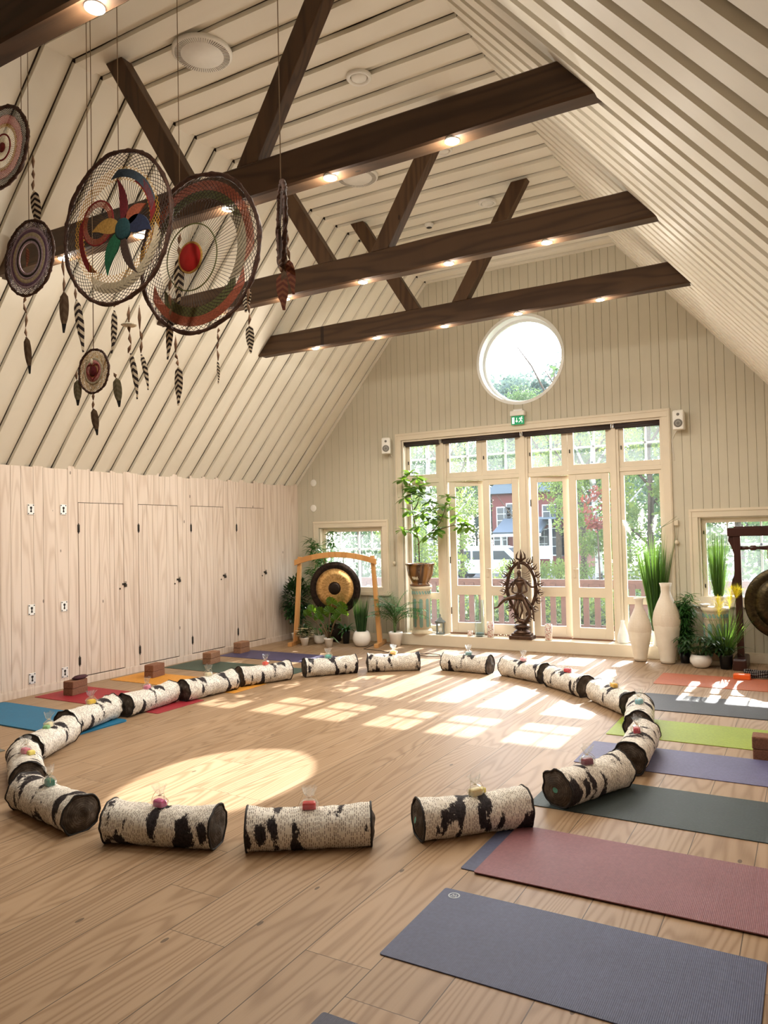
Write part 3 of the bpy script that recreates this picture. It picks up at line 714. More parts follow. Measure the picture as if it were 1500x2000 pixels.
# ------------------------------------------------------------------ birch bolsters
def birch_mat(name, seed):
    b = NB(name); o = b.coord(); x, y, z = b.sep(o)
    oi = b.n('ObjectInfo').outputs['Random']; off = b.math('MULTIPLY', oi, 31.)
    th = b.math('MULTIPLY', b.math('ARCTAN2', y, z), .11)
    # short dark dashes
    col_i = b.math('FLOOR', b.math('DIVIDE', x, .0100)); wn = b.n('TexWhiteNoise', noise_dimensions='1D'); b.L(col_i, wn.inputs['W'])
    tv = b.math('ADD', b.math('DIVIDE', th, .026), b.math('MULTIPLY', wn.outputs[0], 9.)); row = b.math('FLOOR', tv)
    w2 = b.n('TexWhiteNoise', noise_dimensions='2D'); b.L(b.comb(col_i, row, 0.), w2.inputs['Vector'])
    fx = b.math('ABSOLUTE', b.math('SUBTRACT', b.math('FRACT', b.math('DIVIDE', x, .0100)), .5)); ft = b.math('ABSOLUTE', b.math('SUBTRACT', b.math('FRACT', tv), .5))
    d = b.math('MULTIPLY', b.math('MULTIPLY', b.math('LESS_THAN', fx, .17), b.math('LESS_THAN', ft, .36)), b.math('GREATER_THAN', w2.outputs[0], .28))
    # broad black scars running round the roll
    v = b.comb(b.math('ADD', b.math('MULTIPLY', x, 11.5), off), b.math('MULTIPLY', y, 5.0), b.math('MULTIPLY', z, 5.0))
    n1 = b.noise(v, 1.0, 1.5, .5); n2 = b.noise(b.comb(b.math('MULTIPLY', x, 110.), b.math('MULTIPLY', y, 60.), b.math('MULTIPLY', z, 60.)), 1.0, 3, .6)
    s = b.math('ADD', n1, b.math('MULTIPLY', b.math('SUBTRACT', n2, .5), .24))
    blot = b.math('SMOOTH_MIN', b.math('MULTIPLY', b.math('SUBTRACT', s, .575), 28.), 1.0, .1, clamp=True)
    base = b.ramp(b.noise(b.map(o, (6, 9, 9), (seed, 0, 0)), 1, 3), [(.3, (.68, .64, .57)), (.7, (.82, .79, .73))])
    c1 = b.mix(b.math('MULTIPLY', d, .85), base, (.06, .035, .03)); spk = b.ramp(n2, [(.35, (.012, .010, .012)), (.75, (.05, .04, .045)), (.85, (.35, .3, .27))])
    col = b.mix(blot, c1, spk)
    b.bump(b.noise(b.map(o, (10, 26, 26)), 1.3, 4, .6), .5, .012)
    return b.done(col, .75, 0, .2)
m_birch = birch_mat('birch bark print fabric', 0)
def cap_mat(name, dot):
    b = NB(name); x, y, z = b.sep(b.coord()); r = b.math('SQRT', b.math('ADD', b.math('MULTIPLY', y, y), b.math('MULTIPLY', z, z)))
    rr = b.math('ADD', r, b.math('MULTIPLY', b.noise(b.coord(), 22, 3), .02))
    n = b.math('MULTIPLY_ADD', b.math('SINE', b.math('MULTIPLY', rr, 520.)), .5, .5)
    f = b.math('ADD', b.math('MULTIPLY', n, .14), b.math('MULTIPLY', b.noise(b.coord(), 18, 5, .65), 1.0))
    c = b.ramp(f, [(.25, (.022, .018, .016)), (.6, (.075, .058, .046)), (.95, (.22, .19, .165))])
    if dot: c = b.mix(b.math('LESS_THAN', r, .017), c, (.12, .36, .30))
    b.bump(b.noise(b.coord(), 30, 3), .5, .01)
    return b.done(c, .75, 0, .2)
m_cap, m_cap2 = cap_mat('log end print fabric', 0), cap_mat('log end print fabric with teal dot', 1)
m_pipe = simple('black piping', (.015, .013, .014), .6)
BR, BL = .112, .66
def bolster_meshes(seed):
    rnd = random.Random(seed); n, sg = 44, 40
    def rad(x, a):
        t = x/(BL/2); sag = 1-.15*(1-t*t)*max(0, sin(a))**1.5
        k = 1+.06*noise.noise(Vector((x*13+seed*5, cos(a)*1.6, sin(a)*1.6)))+.035*noise.noise(Vector((x*34, cos(a)*2.2+seed, sin(a)*2.2)))
        k += .13*max(0, abs(t)-.75)/.25*noise.noise(Vector((seed*3., cos(a)*2.5, sin(a)*2.5)))
        return BR*k*sag
    def pt(x, a):
        r = rad(x, a); y, z = r*cos(a), r*sin(a); z = max(z, -BR*.90) if z < 0 else z
        return Vector((x, y*1.02, z))
    xs_ = [-BL/2+BL*i/n for i in range(n+1)]
    b = MB(); vs = [pt(x, 2*pi*k/sg) for x in xs_ for k in range(sg)]
    b.add(vs, [(i*sg+k, i*sg+(k+1) % sg, (i+1)*sg+(k+1) % sg, (i+1)*sg+k) for i in range(n) for k in range(sg)], 0, True)
    body = b
    caps = []; pipes = []
    for s in (-1, 1):
        x = s*BL/2; c = MB(); vs = []; m = 7
        for j in range(m+1):
            q = 1-j/m
            for k in range(sg):
                a = 2*pi*k/sg; p = pt(x, a)
                bul = .022*(1-q*q)*(1+.8*noise.noise(Vector((seed+s, p.y*16*q, p.z*16*q)))) - .014*max(0, noise.noise(Vector((seed*2.+s, p.y*9, 4.))))*q
                vs.append(Vector((x+s*bul, p.y*q, p.z*q)))
        c.add(vs, [(i*sg+k, i*sg+(k+1) % sg, (i+1)*sg+(k+1) % sg, (i+1)*sg+k) for i in range(m) for k in range(sg)], 0, True)
        caps.append(c)
        p_ = MB(); p_.tube([pt(x, 2*pi*k/sg)*1.0+Vector((s*.003, 0, 0)) for k in range(sg)], .006, 6, closed=True); pipes.append(p_)
    return body, caps, pipes
PROTO = []
for sd_ in range(6):
    body, caps, pipes = bolster_meshes(sd_)
    PROTO.append((body.mesh('body', m_birch), [c.mesh('end_cap', m_cap2 if sd_ in (2, 3) else m_cap) for c in caps], [p.mesh('piping', m_pipe) for p in pipes]))
def linkmesh(name, me, parent):
    o = bpy.data.objects.new(name, me); COL.objects.link(o); o.parent = parent; return o
BOL = [((3.98, 2.91), (4.54, 3.09)), ((4.74, 3.16), (5.26, 3.49)), ((5.49, 3.68), (5.91, 4.10)), ((6.02, 4.46), (6.25, 4.98)), ((6.27, 5.25), (6.24, 5.90)),
       ((6.15, 6.17), (6.04, 6.81)), ((5.94, 6.90), (5.54, 7.36)), ((5.38, 7.50), (4.93, 7.88)), ((4.80, 8.01), (4.28, 8.27)), ((4.05, 8.29), (3.49, 8.33)),
       ((3.16, 8.20), (2.67, 7.88)), ((2.53, 7.74), (2.15, 7.29)), ((2.04, 7.06), (1.81, 6.52)), ((1.83, 6.34), (1.77, 5.70)), ((1.68, 5.59), (1.74, 4.97)),
       ((1.69, 4.84), (1.86, 4.24)), ((1.99, 4.13), (2.24, 3.62)), ((2.34, 3.50), (2.86, 3.17)), ((3.07, 3.01), (3.70, 2.90))]
SOAP = [('magenta', (.55, .06, .25)), ('bright red', (.60, .012, .015)), ('cream and yellow', (.72, .60, .30)), ('plum red', (.20, .01, .04)), ('crimson', (.50, .01, .04)),
        ('light blue', (.22, .50, .62)), ('golden yellow', (.85, .48, .03)), ('ruby red', (.60, .01, .03)), ('pale pink', (.80, .40, .42)), ('greyish teal', (.18, .33, .35)),
        ('orange yellow', (.90, .50, .05)), ('mint teal', (.10, .42, .36)), ('coral red', (.80, .09, .05)), ('ivory', (.75, .68, .48)), ('rose pink', (.72, .22, .36)),
        ('lemon yellow', (.85, .56, .06)), ('ivory and green', (.78, .74, .50)), ('candy pink', (.78, .22, .34)), ('emerald green', (.02, .18, .12))]
BLB = ['second from left in the front row', 'nearest to the viewer, in the middle', 'right of the nearest, by the maroon mat', 'on the dark green-black mat', 'on the lilac mat',
       'on the end of the lime mat', 'right of the row, before the charcoal mat', 'second right of the one below the statue', 'below the statue, right side', 'just left below the statue',
       'far middle, below the potted palm', 'below the left gong', 'across the green mat end', 'across the golden mat end', 'across the crimson mat end',
       'on the teal mat end', 'in the left bend by the teal mat', 'at the left edge of the picture', 'front left, end cap facing us']
WH = ['front centre, left of the two nearest facing bolsters', 'front centre, closest of all to the viewer', 'front right, left of the maroon mat corner', 'on the left end of the dark green-black mat', 'on the lilac mat below the lime mat',
      'on the left end of the lime mat', 'in front of the charcoal mat corner', 'right of the middle of the far arc, below the step', 'right of centre in the far arc, in front of the statue', 'in the far arc left of the statue',
      'in the far arc below the potted palm', 'in the far arc below the left gong', 'across the end of the dark green mat', 'across the end of the golden mat', 'across the end of the crimson mat',
      'on the end of the teal mat', 'in the left bend, just below the teal mat', 'at the far left edge of the circle', 'front left, with its end cap facing the viewer']
m_cello = glass_mat('crinkled cellophane', (.95, .95, .93), 1.8, .10)
m_ribbon = simple('raffia ribbon', (.62, .50, .33), .7)
# parts of the gift soap
def soap_parts(seed):
    rnd = random.Random(seed)
    a = MB(); a.bbox((0, 0, .019), (.072, .048, .038), .012)
    w_ = MB(); n = 14; prof = [(.034, .0), (.046, .010), (.048, .030), (.030, .048), (.007, .060), (.024, .082), (.040, .118)]
    vs = []
    for j, (r, z) in enumerate(prof):
        for k in range(n):
            q = 2*pi*k/n; rr = r*(1+(.10 if j < 4 else .34)*rnd.uniform(-1, 1)); vs.append((rr*cos(q)*1.12, rr*sin(q)*.85, z+(rnd.uniform(-.012, .012) if j > 4 else 0)))
    w_.add(vs, [(j*n+k, j*n+(k+1) % n, (j+1)*n+(k+1) % n, (j+1)*n+k) for j in range(len(prof)-1) for k in range(n)], 0, False)
    r_ = MB(); r_.tube([(.008*cos(2*pi*k/10), .008*sin(2*pi*k/10), .060) for k in range(10)], .0022, 5, closed=True)
    for s in (-1, 1):
        hh = rnd.uniform(.01, .03); r_.tube([(s*.055*q/8, .012*sin(q*.6), .060+hh*sin(q*.42)-.0004*q*q) for q in range(9)], .0011, 5)
    return a, w_.mesh('wrapper', m_cello), r_.mesh('ribbon', m_ribbon)
SP = [soap_parts(s) for s in range(4)]
def ground_z(x, y):
    for a, b, c, d, h in ((5.905, 7.69, 3.405, 4.065, .0122), (5.84, 7.69, 4.41, 5.055, .005), (5.853, 7.68, 5.36, 5.95, .005), (5.885, 7.68, 6.195, 6.83, .005), (.07, 1.905, 4.24, 4.86, .012), (.12, 1.945, 5.17, 5.80, .005), (.09, 2.0, 6.19, 6.74, .005), (.08, 1.93, 7.06, 7.70, .005)):
        if a < x < b and c < y < d: return h
    return 0.
m_capw = m_cap
for i, ((p, q), (sn, sc), wh) in enumerate(zip(BOL, SOAP, WH)):
    p = Vector((*p, 0)); q = Vector((*q, 0)); m = (p+q)/2; L = min(.70, max(.60, (p-q).length+.035)); d = (q-p).normalized()
    gz = max(ground_z(p.x, p.y), ground_z(q.x, q.y), ground_z(m.x, m.y))
    t = thing('bolster', 'birch print bolster ' + BLB[i], 'bolster', (m.x, m.y, gz), atan2(d.y, d.x), group='birch bark print bolsters in a ring')
    body, caps, pipes = PROTO[{2: 2, 3: 3, 7: 2}.get(i, (0, 1, 4, 5)[i % 4])]
    for nm, me in [('body', body)]+[('end_cap', c) for c in caps]+[('piping', c) for c in pipes]:
        o = linkmesh(nm, me, t); o.location = (0, 0, BR*.90+.001)
    t.scale = (L/BL, 1, 1)
    # soap gift
    st = thing('gift_soap', sn + ' soap on the bolster ' + BLB[i], 'gift soap', (m.x+d.x*.02*(i % 3-1), m.y+d.y*.02*(i % 3-1), gz+BR*.90+BR*.845), atan2(d.y, d.x)+.4*((i*7) % 5-2)/2, group='wrapped soaps on the bolsters')
    a, wm, rm = SP[i % 4]
    a.build('soap', simple('soap '+sn, sc, .35, var=.15, scale=30, Subsurface_Weight=.15), st)
    linkmesh('wrapper', wm, st); linkmesh('ribbon', rm, st)
    if 'and' in sn:
        e = MB(); e.bbox((.055, .01, .014), (.045, .045, .028), .009); e.build('soap', simple('second soap', (.25, .5, .25) if 'green' in sn else (.8, .7, .2), .35), st)
# ------------------------------------------------------------------ pillar stands
m_cream = simple('cream glazed stoneware', (.66, .57, .42), .4, var=.08)
m_teal = simple('pale teal glaze', (.20, .33, .29), .45, var=.12)
def pillar_stand(loc, h, lab, cap_r=.155):
    t = thing('pillar_stand', lab, 'pedestal', loc, group='cream and teal pillar stands')
    mb = MB(); mb.lathe([(cap_r*.98, 0), (cap_r*1.02, .02), (cap_r*.98, .05), (cap_r*.86, .07)], seg=32); mb.build('base', m_cream, t)
    mb = MB(); mb.lathe([(cap_r*.84, .06), (cap_r*.84, h-.13), (cap_r*.88, h-.12)], seg=32); mb.build('shaft', m_cream, t)
    mb = MB(); mb.lathe([(cap_r*.84, h-.15), (cap_r*.90, h-.14), (cap_r*.90, h-.06), (cap_r*.98, h-.05), (cap_r*1.05, h-.03), (cap_r*1.03, h)], seg=32); mb.build('capital', m_cream, t)
    mb = MB(); r = cap_r*.845
    for k in range(8):                                   # arched teal flutes
        a0 = 2*pi*(k+.5)/8; hw = .20; pts = []
        z0, z1 = .10, h-.19
        for s in range(9): q = pi*s/8; pts.append((a0+hw*cos(q), z1-.03+.03*sin(q)))
        for s in range(9): q = pi+pi*s/8; pts.append((a0+hw*cos(q), z0+.03+.03*sin(q)))
        vs = [((r+.004)*cos(a), (r+.004)*sin(a), z) for a, z in pts]; mb.add(vs+[((r-.004)*cos(a), (r-.004)*sin(a), z) for a, z in pts], [tuple(range(18))]+[(i, (i+1) % 18, 18+(i+1) % 18, 18+i) for i in range(18)])
    for k in range(20):                                  # leaf band
        a = 2*pi*k/20; R3 = Matrix.Rotation(a, 3, 'Z'); mb.box(R3 @ Vector((cap_r*.905, 0, h-.10)), (.006, .026, .05), rot=R3 @ Matrix.Rotation(.5, 3, 'X'))
    mb.build('teal_inlay', m_teal, t)
    return t
pillar_stand((2.275, 10.10, .162), .715, 'cream and teal pillar stand on the step carrying the brown plant pot')
pillar_stand((6.34, 9.90, 0), .69, 'cream and teal pillar stand by the right window carrying a white grass pot')
pillar_stand((7.08, 9.98, 0), .92, 'pillar stand at the right picture edge, mostly hidden behind the dark gong')

def pot(name, lab, loc, prof, mat, soil_r, soil_z, group=None, seg=32):
    t = thing(name, lab, 'potted plant', loc, 0, group)
    mb = MB(); n = len(prof)
    inner = [(max(.004, r-.008), z) for r, z in prof[::-1]][:1]+[(soil_r, soil_z)]
    mb.lathe(prof+inner, seg=seg); mb.build('pot', mat, t)
    mb = MB(); mb.lathe([(0, soil_z+.006), (soil_r*.6, soil_z+.01), (soil_r+.002, soil_z)], seg=20); mb.build('soil', m_soil, t)
    return t
m_lf_rub = leafmat('rubber tree leaf', (.045, .11, .018), .25, .28, tcol=(.30, .55, .04))
m_lf_dark = leafmat('dark glossy leaf', (.025, .065, .022), .25, .3)
m_lf_mid = leafmat('mid green leaf', (.045, .14, .035), .35, .4)
m_lf_palm = leafmat('palm frond green', (.055, .20, .075), .4, .45)
m_lf_fan = leafmat('fan leaf yellow green', (.055, .14, .02), .4, .4, tcol=(.30, .50, .03))
m_grass = leafmat('artificial grass green', (.06, .14, .025), .35, .5, tcol=(.20, .38, .05))
m_grassd = leafmat('dark reed green', (.035, .085, .025), .3, .5)
m_plume = leafmat('yellow plume', (.75, .62, .05), .55, .8, tcol=(1., .9, .08))
m_plumew = leafmat('white plume', (.80, .82, .78), .5, .8, tcol=(.95, 1., .95))
m_petal = leafmat('cream petals', (.78, .68, .50), .4, .6, tcol=(.9, .85, .6))
m_stem = simple('brown green stem', (.12, .075, .035), .7)
m_stemg = simple('green stem', (.10, .16, .05), .6)
rnd = random.Random(3)
def U(a, b): return rnd.uniform(a, b)
def sph():
    z = U(-1, 1); a = U(0, 2*pi); r = sqrt(1-z*z); return Vector((r*cos(a), r*sin(a), z))
def local(t, P):
    return Matrix.Rotation(-t.rotation_euler.z, 3, 'Z') @ (Vector(P)-Vector(t.location))
# rubber tree
m_brownpot = woodmat('brown glazed pot', (.30, .14, .04), (.05, .022, .01), 'Z', rough=.15, knots=False, freq=10, ring=.8, gs=(5, .6), bump=0, spec=.6)
t = pot('rubber_tree', 'small tree with bright oval leaves in a brown glazed pot on the pillar stand', (2.275, 10.08, .878), [(.135, .0), (.15, .02), (.125, .035), (.13, .05), (.185, .16), (.20, .25), (.205, .30), (.225, .315), (.225, .33), (.20, .33)], m_brownpot, .19, .29)
mb = MB(); mb.lathe([(.115, -.0), (.155, .004), (.165, .018), (.12, .022)], seg=28); mb.build('saucer', m_thresh, t)
fm = MB()                                                   # pale figure relief on the pot
for a0, s in ((-1.75, 1), (-1.45, .8)):
    for dz, rr in ((.0, .9), (.3, .6), (-.25, .7)):
        fm.tube([Matrix.Rotation(a0+dz*.3+.04*sin(q_*2), 3, 'Z') @ Vector((.140+.035*(.06+q_*.03)/.1*.55, 0, .07+q_*.026*rr+.02)) for q_ in range(5)], [.004, .010*s, .012*s, .009*s, .003], 6)
fm.build('relief', simple('pale relief glaze', (.55, .50, .38), .3), t, rot=(0, 0, -t.rotation_euler.z))
branches = [[(819, 1097), (818, 1060), (812, 1030), (806, 1000), (803, 970), (800, 945)], [(816, 1064), (828, 1050), (845, 1036), (860, 1020), (868, 1000), (873, 980)], [(845, 1036), (865, 1032), (885, 1026), (908, 1022)], [(808, 1010), (825, 1000), (838, 990)], [(812, 1035), (798, 1035), (788, 1034)], [(806, 1000), (815, 985), (820, 968)]]
sm = MB(); clusters = []
for b in branches:
    P = [at_y(px, py, 10.02+.06*sin(i*1.3+b[0][0])) if i else at_y(px, py, 10.08) for i, (px, py) in enumerate(b)]
    if b is not branches[0]: P[0] = at_y(*b[0], 10.08)
    sm.tube([local(t, p) for p in P], [.010-.0055*i/(len(P)-1) for i in range(len(P))], 8)
sm.tube([local(t, at_y(px, py, 10.09)) for px, py in ((812, 1097), (811, 1050), (806, 990))], .004, 6)
sm.build('trunk', m_stem, t)
lf = MB()
for cx, cy in [(250, 720), (195, 790), (330, 770), (260, 870), (345, 855), (210, 960), (395, 925), (440, 1005), (625, 950), (600, 1040), (660, 1075), (700, 1150), (790, 1200), (760, 1245), (820, 1250), (185, 1275), (265, 1300), (340, 1240), (370, 1120), (430, 1190), (480, 1170), (535, 1270), (440, 1340), (510, 1300), (250, 1095), (290, 1000), (460, 1080), (560, 1150), (300, 930)]:
    c = local(t, at_y(750+cx/5, 780+cy/5, 9.97+U(-.08, .08)))
    n = rnd.randint(8, 12)
    for k in range(n):
        a = 2*pi*k/n+U(-.3, .3); d = Vector((cos(a), sin(a), U(-.35, .75))); lf.leaf(c, d, U(.14, .20), U(.068, .085), .55, shape='obov', tw=U(-.3, .3))
lf.build('leaves', m_lf_rub, t, fixn=False)
# tall bamboo-like plant behind the gong
def whorls(mb, c, n, L, wd, spread=(-.5, .7), droop=.6, shape='lance'):
    for k in range(n):
        a = U(0, 2*pi); mb.leaf(c+sph()*.015, Vector((cos(a), sin(a), U(*spread))), L*U(.7, 1.15), wd*U(.8, 1.2), droop, shape=shape, tw=U(-.5, .5))
tp = [(.10, 0), (.12, .2), (.125, .24), (.115, .25)]
t = pot('bamboo_plant', 'tall leafy bamboo-like plant in the corner behind the wooden gong stand', (.82, 9.93, 0), tp, m_soil, .11, .22)
sm, lf = MB(), MB()
for px, py in ((604, 1050), (645, 1040), (618, 1062), (632, 1085), (606, 1110), (622, 1128), (596, 1140)):
    top = local(t, at_y(px, py, 9.93)); P = [Vector((U(-.03, .03), U(-.03, .03), .2)), Vector((top.x*.3, top.y*.3, .7)), Vector((top.x*.75, top.y*.75, top.z*.8)), top]
    sm.tube(P, [.008, .007, .005, .003], 6)
    for s in range(9):
        q = P[2].lerp(P[3], s/8.); whorls(lf, q+sph()*.03, 10, .17, .024, (-.4, .9), .7)
    for s in range(8): whorls(lf, P[1].lerp(P[2], .1+s/9.)+sph()*.03, 8, .15, .022, (-.6, .6), .7)
sm.build('stems', m_stemg, t); lf.build('leaves', m_lf_mid, t, fixn=False)
# dark ficus
t = pot('ficus', 'dark-leaved ficus bush in the left corner beside the gong stand', (.315, 9.62, 0), [(.06, 0), (.08, .13), (.085, .14), (.075, .145)], m_whitepot, .07, .12)
sm, lf = MB(), MB()
sm.tube([(0, 0, .12), (.01, .0, .3), (0, .01, .5)], [.012, .010, .007], 8); sm.tube([(.01, 0, .3), (.07, .02, .55)], .006, 6); sm.tube([(.01, 0, .28), (-.06, -.02, .5)], .006, 6)
for k in range(1100):
    s = sph(); c = Vector((s.x*.21, s.y*.21, .66+s.z*.36))*1.0; c = Vector((0, 0, .62))+(c-Vector((0, 0, .62)))*U(.45, 1); lf.leaf(c, s+Vector((0, 0, .2))+sph()*.5, U(.06, .10), .034, .4, shape='oval', seg=3)
sm.build('trunk', m_stem, t); lf.build('leaves', m_lf_dark, t, fixn=False)
# white flowering begonia
t = pot('flowering_pot_plant', 'small pot plant with cream flowers, leftmost white pot by the gong stand', (.65, 9.36, 0), [(.045, 0), (.068, .10), (.073, .105), (.073, .125), (.066, .125)], m_whitepot, .064, .11)
lf, fl, sm = MB(), MB(), MB()
for k in range(60): s = sph(); lf.leaf(Vector((s.x*.08, s.y*.08, .17+abs(s.z)*.10)), s+Vector((0, 0, .3)), U(.05, .07), .04, .6, shape='oval', seg=3)
for k in range(34):
    s = sph(); c = Vector((s.x*.13, s.y*.13, .19+s.z*.08)); sm.tube([(0, 0, .12), c*.6+Vector((0, 0, .08)), c], .0018, 4)
    for q in range(5): a = 2*pi*q/5; fl.leaf(c, Vector((cos(a), sin(a), .5)), .040, .036, .3, shape='oval', seg=2)
lf.build('leaves', m_lf_dark, t, fixn=False); fl.build('flowers', m_petal, t, fixn=False); sm.build('stems', m_stemg, t)
# peace lily
t = pot('peace_lily', 'low green leafy plant in a rounded white pot, second pot from the left', (.77, 9.58, 0), [(.045, 0), (.075, .03), (.088, .075), (.082, .12), (.074, .135), (.068, .135)], m_whitepot, .07, .115)
lf, sm = MB(), MB()
for k in range(22):
    a = U(0, 2*pi); d = Vector((cos(a), sin(a), U(.6, 1.6))).normalized(); q = Vector((0, 0, .12))+d*U(.13, .22); sm.tube([(d.x*.02, d.y*.02, .11), q], .003, 5); lf.leaf(q, d+Vector((0, 0, -.1)), U(.13, .18), U(.05, .06), 1.1, shape='oval')
lf.build('leaves', m_lf_mid, t, fixn=False); sm.build('stems', m_stemg, t)
# fan leaf plant (monstera-like)
t = pot('fan_palm', 'potted plant with broad lit yellow-green fan leaves in front of the gong', (1.09, 9.36, 0), [(.048, 0), (.066, .11), (.072, .115), (.072, .135), (.065, .135)], m_whitepot, .064, .118)
lf, sm = MB(), MB()
for px, py, r in ((648, 1172, .10), (610, 1188, .10), (628, 1192, .105), (644, 1190, .10), (667, 1192, .10), (622, 1203, .09), (655, 1205, .08), (668, 1180, .085), (600, 1196, .08)):
    c = local(t, at_y(px, py, 9.40+U(-.1, .1))); b0 = Vector((U(-.02, .02), U(-.02, .02), .12)); hub = c+Vector((0, 0, -r*.5))
    sm.tube([b0, b0.lerp(hub, .5)+Vector((0, 0, .05)), hub], [.008, .006, .004], 7)
    fwd = Vector((U(-.3, .3), U(-.6, -.2), 1)).normalized(); sd2 = fwd.cross(Vector((0, -1, 0))).normalized()
    n = 11; vs = [hub]; fs = []
    for k in range(n*2+1):
        a = -2.2+4.4*k/(n*2); rr = r*(1.25 if k % 2 == 0 else 1.1)*(1-.12*abs(a)/2.2); vs.append(hub+fwd*rr*cos(a)+sd2*rr*sin(a)+Vector((0, -.02*(k % 2)+.02, 0)))
    for k in range(n*2): fs.append((0, k+1, k+2))
    lf.add(vs, fs, 0, False)
for k in range(9):
    a = U(-.6, 1.2); d = Vector((cos(a), -.3, .35)); lf.leaf((0, 0, .14), d, U(.2, .28), .022, 1.0)
sm.build('stems', m_stem, t); lf.build('leaves', m_lf_fan, t, fixn=False)
# fern in black pot
t = pot('fern', 'green fern in a tall black pot under the gong', (1.14, 9.76, 0), [(.045, 0), (.062, .17), (.066, .18), (.058, .18)], m_black, .055, .16)
lf = MB()
for k in range(46): a = U(0, 2*pi); lf.leaf((0, 0, .17), Vector((cos(a), sin(a), U(.5, 2.2))), U(.2, .32), U(.028, .04), 1.4, seg=6)
lf.build('leaves', m_lf_mid, t, fixn=False)
# reed bowl
def reeds(t, n, h, r0, spread, mat, z0, wd=.006, name='leaves', bend=.25, ys=1.):
    lf = MB()
    for k in range(n):
        a = U(0, 2*pi); q = sqrt(U(0, 1)); lf.leaf((r0*q*cos(a), r0*q*sin(a), z0), Vector((spread*q*cos(a)+U(-.03, .03), ys*spread*q*sin(a)+U(-.03, .03)*ys, 1)), h*U(.55, 1), wd*U(.7, 1.3), bend*U(.3, 1.5)*spread*3, shape='grass', seg=5, tw=U(-1.5, 1.5))
    return lf.build(name, mat, t, fixn=False)
t = pot('reed_bowl', 'upright dark reeds in a round glossy white bowl beside the gong stand', (1.52, 9.60, 0), [(.06, 0), (.10, .02), (.132, .08), (.138, .125), (.125, .18), (.098, .225), (.09, .225)], m_whitepot, .09, .20)
reeds(t, 170, .55, .065, .13, m_grassd, .2, .011)
# palm
t = pot('parlour_palm', 'green feathery palm in a white pot at the left end of the step', (1.985, 9.80, 0), [(.07, 0), (.098, .17), (.104, .18), (.104, .21), (.092, .21)], m_whitepot, .09, .18)
lf, sm = MB(), MB()
for k in range(4): sm.tube([(U(-.03, .03), U(-.03, .03), .18), (U(-.03, .03), U(-.03, .03), .42)], [.011, .007], 7)
for k in range(34):
    a = U(0, 2*pi); d = Vector((cos(a)*U(.2, .9), sin(a)*U(.1, .45)*(.4 if sin(a) > 0 else 1), 1)).normalized(); p = Vector((0, 0, U(.30, .46))); dd = d.copy(); pts = [p.copy()]; L = U(.32, .56)
    for i in range(10):
        dd = (dd+Vector((0, 0, -.14))+Vector((d.x, d.y, 0))*.04).normalized(); p = p+dd*L/10; pts.append(p.copy())
        if i > 1:
            sd2 = dd.cross(Vector((0, 0, 1))).normalized()
            for s in (-1, 1): lf.leaf(p, sd2*s+dd*.7+Vector((0, 0, .1)), U(.10, .15)*(1.25-i*.06), .014, .6, seg=3); lf.leaf(p-dd*.01, sd2*s+dd*.5, U(.10, .15)*(1.25-i*.06), .014, .6, seg=3)
    sm.tube(pts, [.0035-.0002*i for i in range(len(pts))], 5)
sm.build('stems', m_stemg, t); lf.build('fronds', m_lf_palm, t, fixn=False)
# tall grass with white plumes
t = pot('plume_grass', 'tall green grass with white plumes in a white pot behind the two vases', (5.63, 10.075, .162), [(.05, 0), (.062, .17), (.066, .19), (.058, .19)], m_whitepot, .055, .17)
reeds(t, 330, 1.35, .04, .17, m_grass, .17, .010, bend=.3, ys=.4); reeds(t, 120, 1.1, .05, .12, m_grassd, .17, .012, 'dark_blades', ys=.4)
pl, sm = MB(), MB()
def plume(px, py, L, dx, y, wdt=.03, mb=None):
    c = local(t, at_y(px, py, y)); sm.tube([(0, 0, .17), c*.55+Vector((0, 0, .1)), c], .003, 5)
    d = Vector((dx, 0, 1)).normalized()
    for k in range(190): q = k/190.; e = sph(); e.z = abs(e.z)*.6+.3; pl.leaf(c+d*L*q, (local_dir(d)*.6+e), wdt*2.6*sin(pi*(q*.9+.08)), .0045, .4, seg=2)
def local_dir(d): return d
for px, py, L, dx in ((1232, 1045, .22, -.5), (1252, 1035, .28, .1), (1277, 1045, .25, .15)): plume(px, py, L, dx, 10.08)
pl.build('plumes', m_plumew, t, fixn=False)
for px, py in ((1322, 1008), (1327, 1012)):
    sm2 = local(t, at_y(1292, 1030, 10.05)); e2 = local(t, at_y(px, py, 10.02)); 
    lfb = MB(); sm.tube([(0, 0, .2), sm2*.6+Vector((0, 0, .2)), sm2, e2], [.004, .004, .004, .001], 5)
sm.build('stems', m_stemg, t)
# bamboo-like bush behind vase
t = pot('bushy_plant', 'dark bushy plant in a black pot between the tall vase and the right window', (5.99, 9.86, 0), [(.05, 0), (.065, .13), (.055, .13)], m_black, .052, .11)
sm, lf = MB(), MB()
for k in range(13):
    P = [Vector((0, 0, .1)), Vector((U(-.04, .04), U(-.04, .04), .35)), Vector((U(-.1, .12), U(-.1, .05), U(.6, .85)))]; sm.tube(P, .004, 5)
    for s in range(9): whorls(lf, P[1].lerp(P[2], s/8.), 9, .14, .022, (-.4, .8), .7)
    for s in range(4): whorls(lf, P[0].lerp(P[1], .3+s/6.), 6, .12, .020, (-.4, .6), .7)
sm.build('stems', m_stemg, t); lf.build('leaves', m_lf_mid, t, fixn=False)
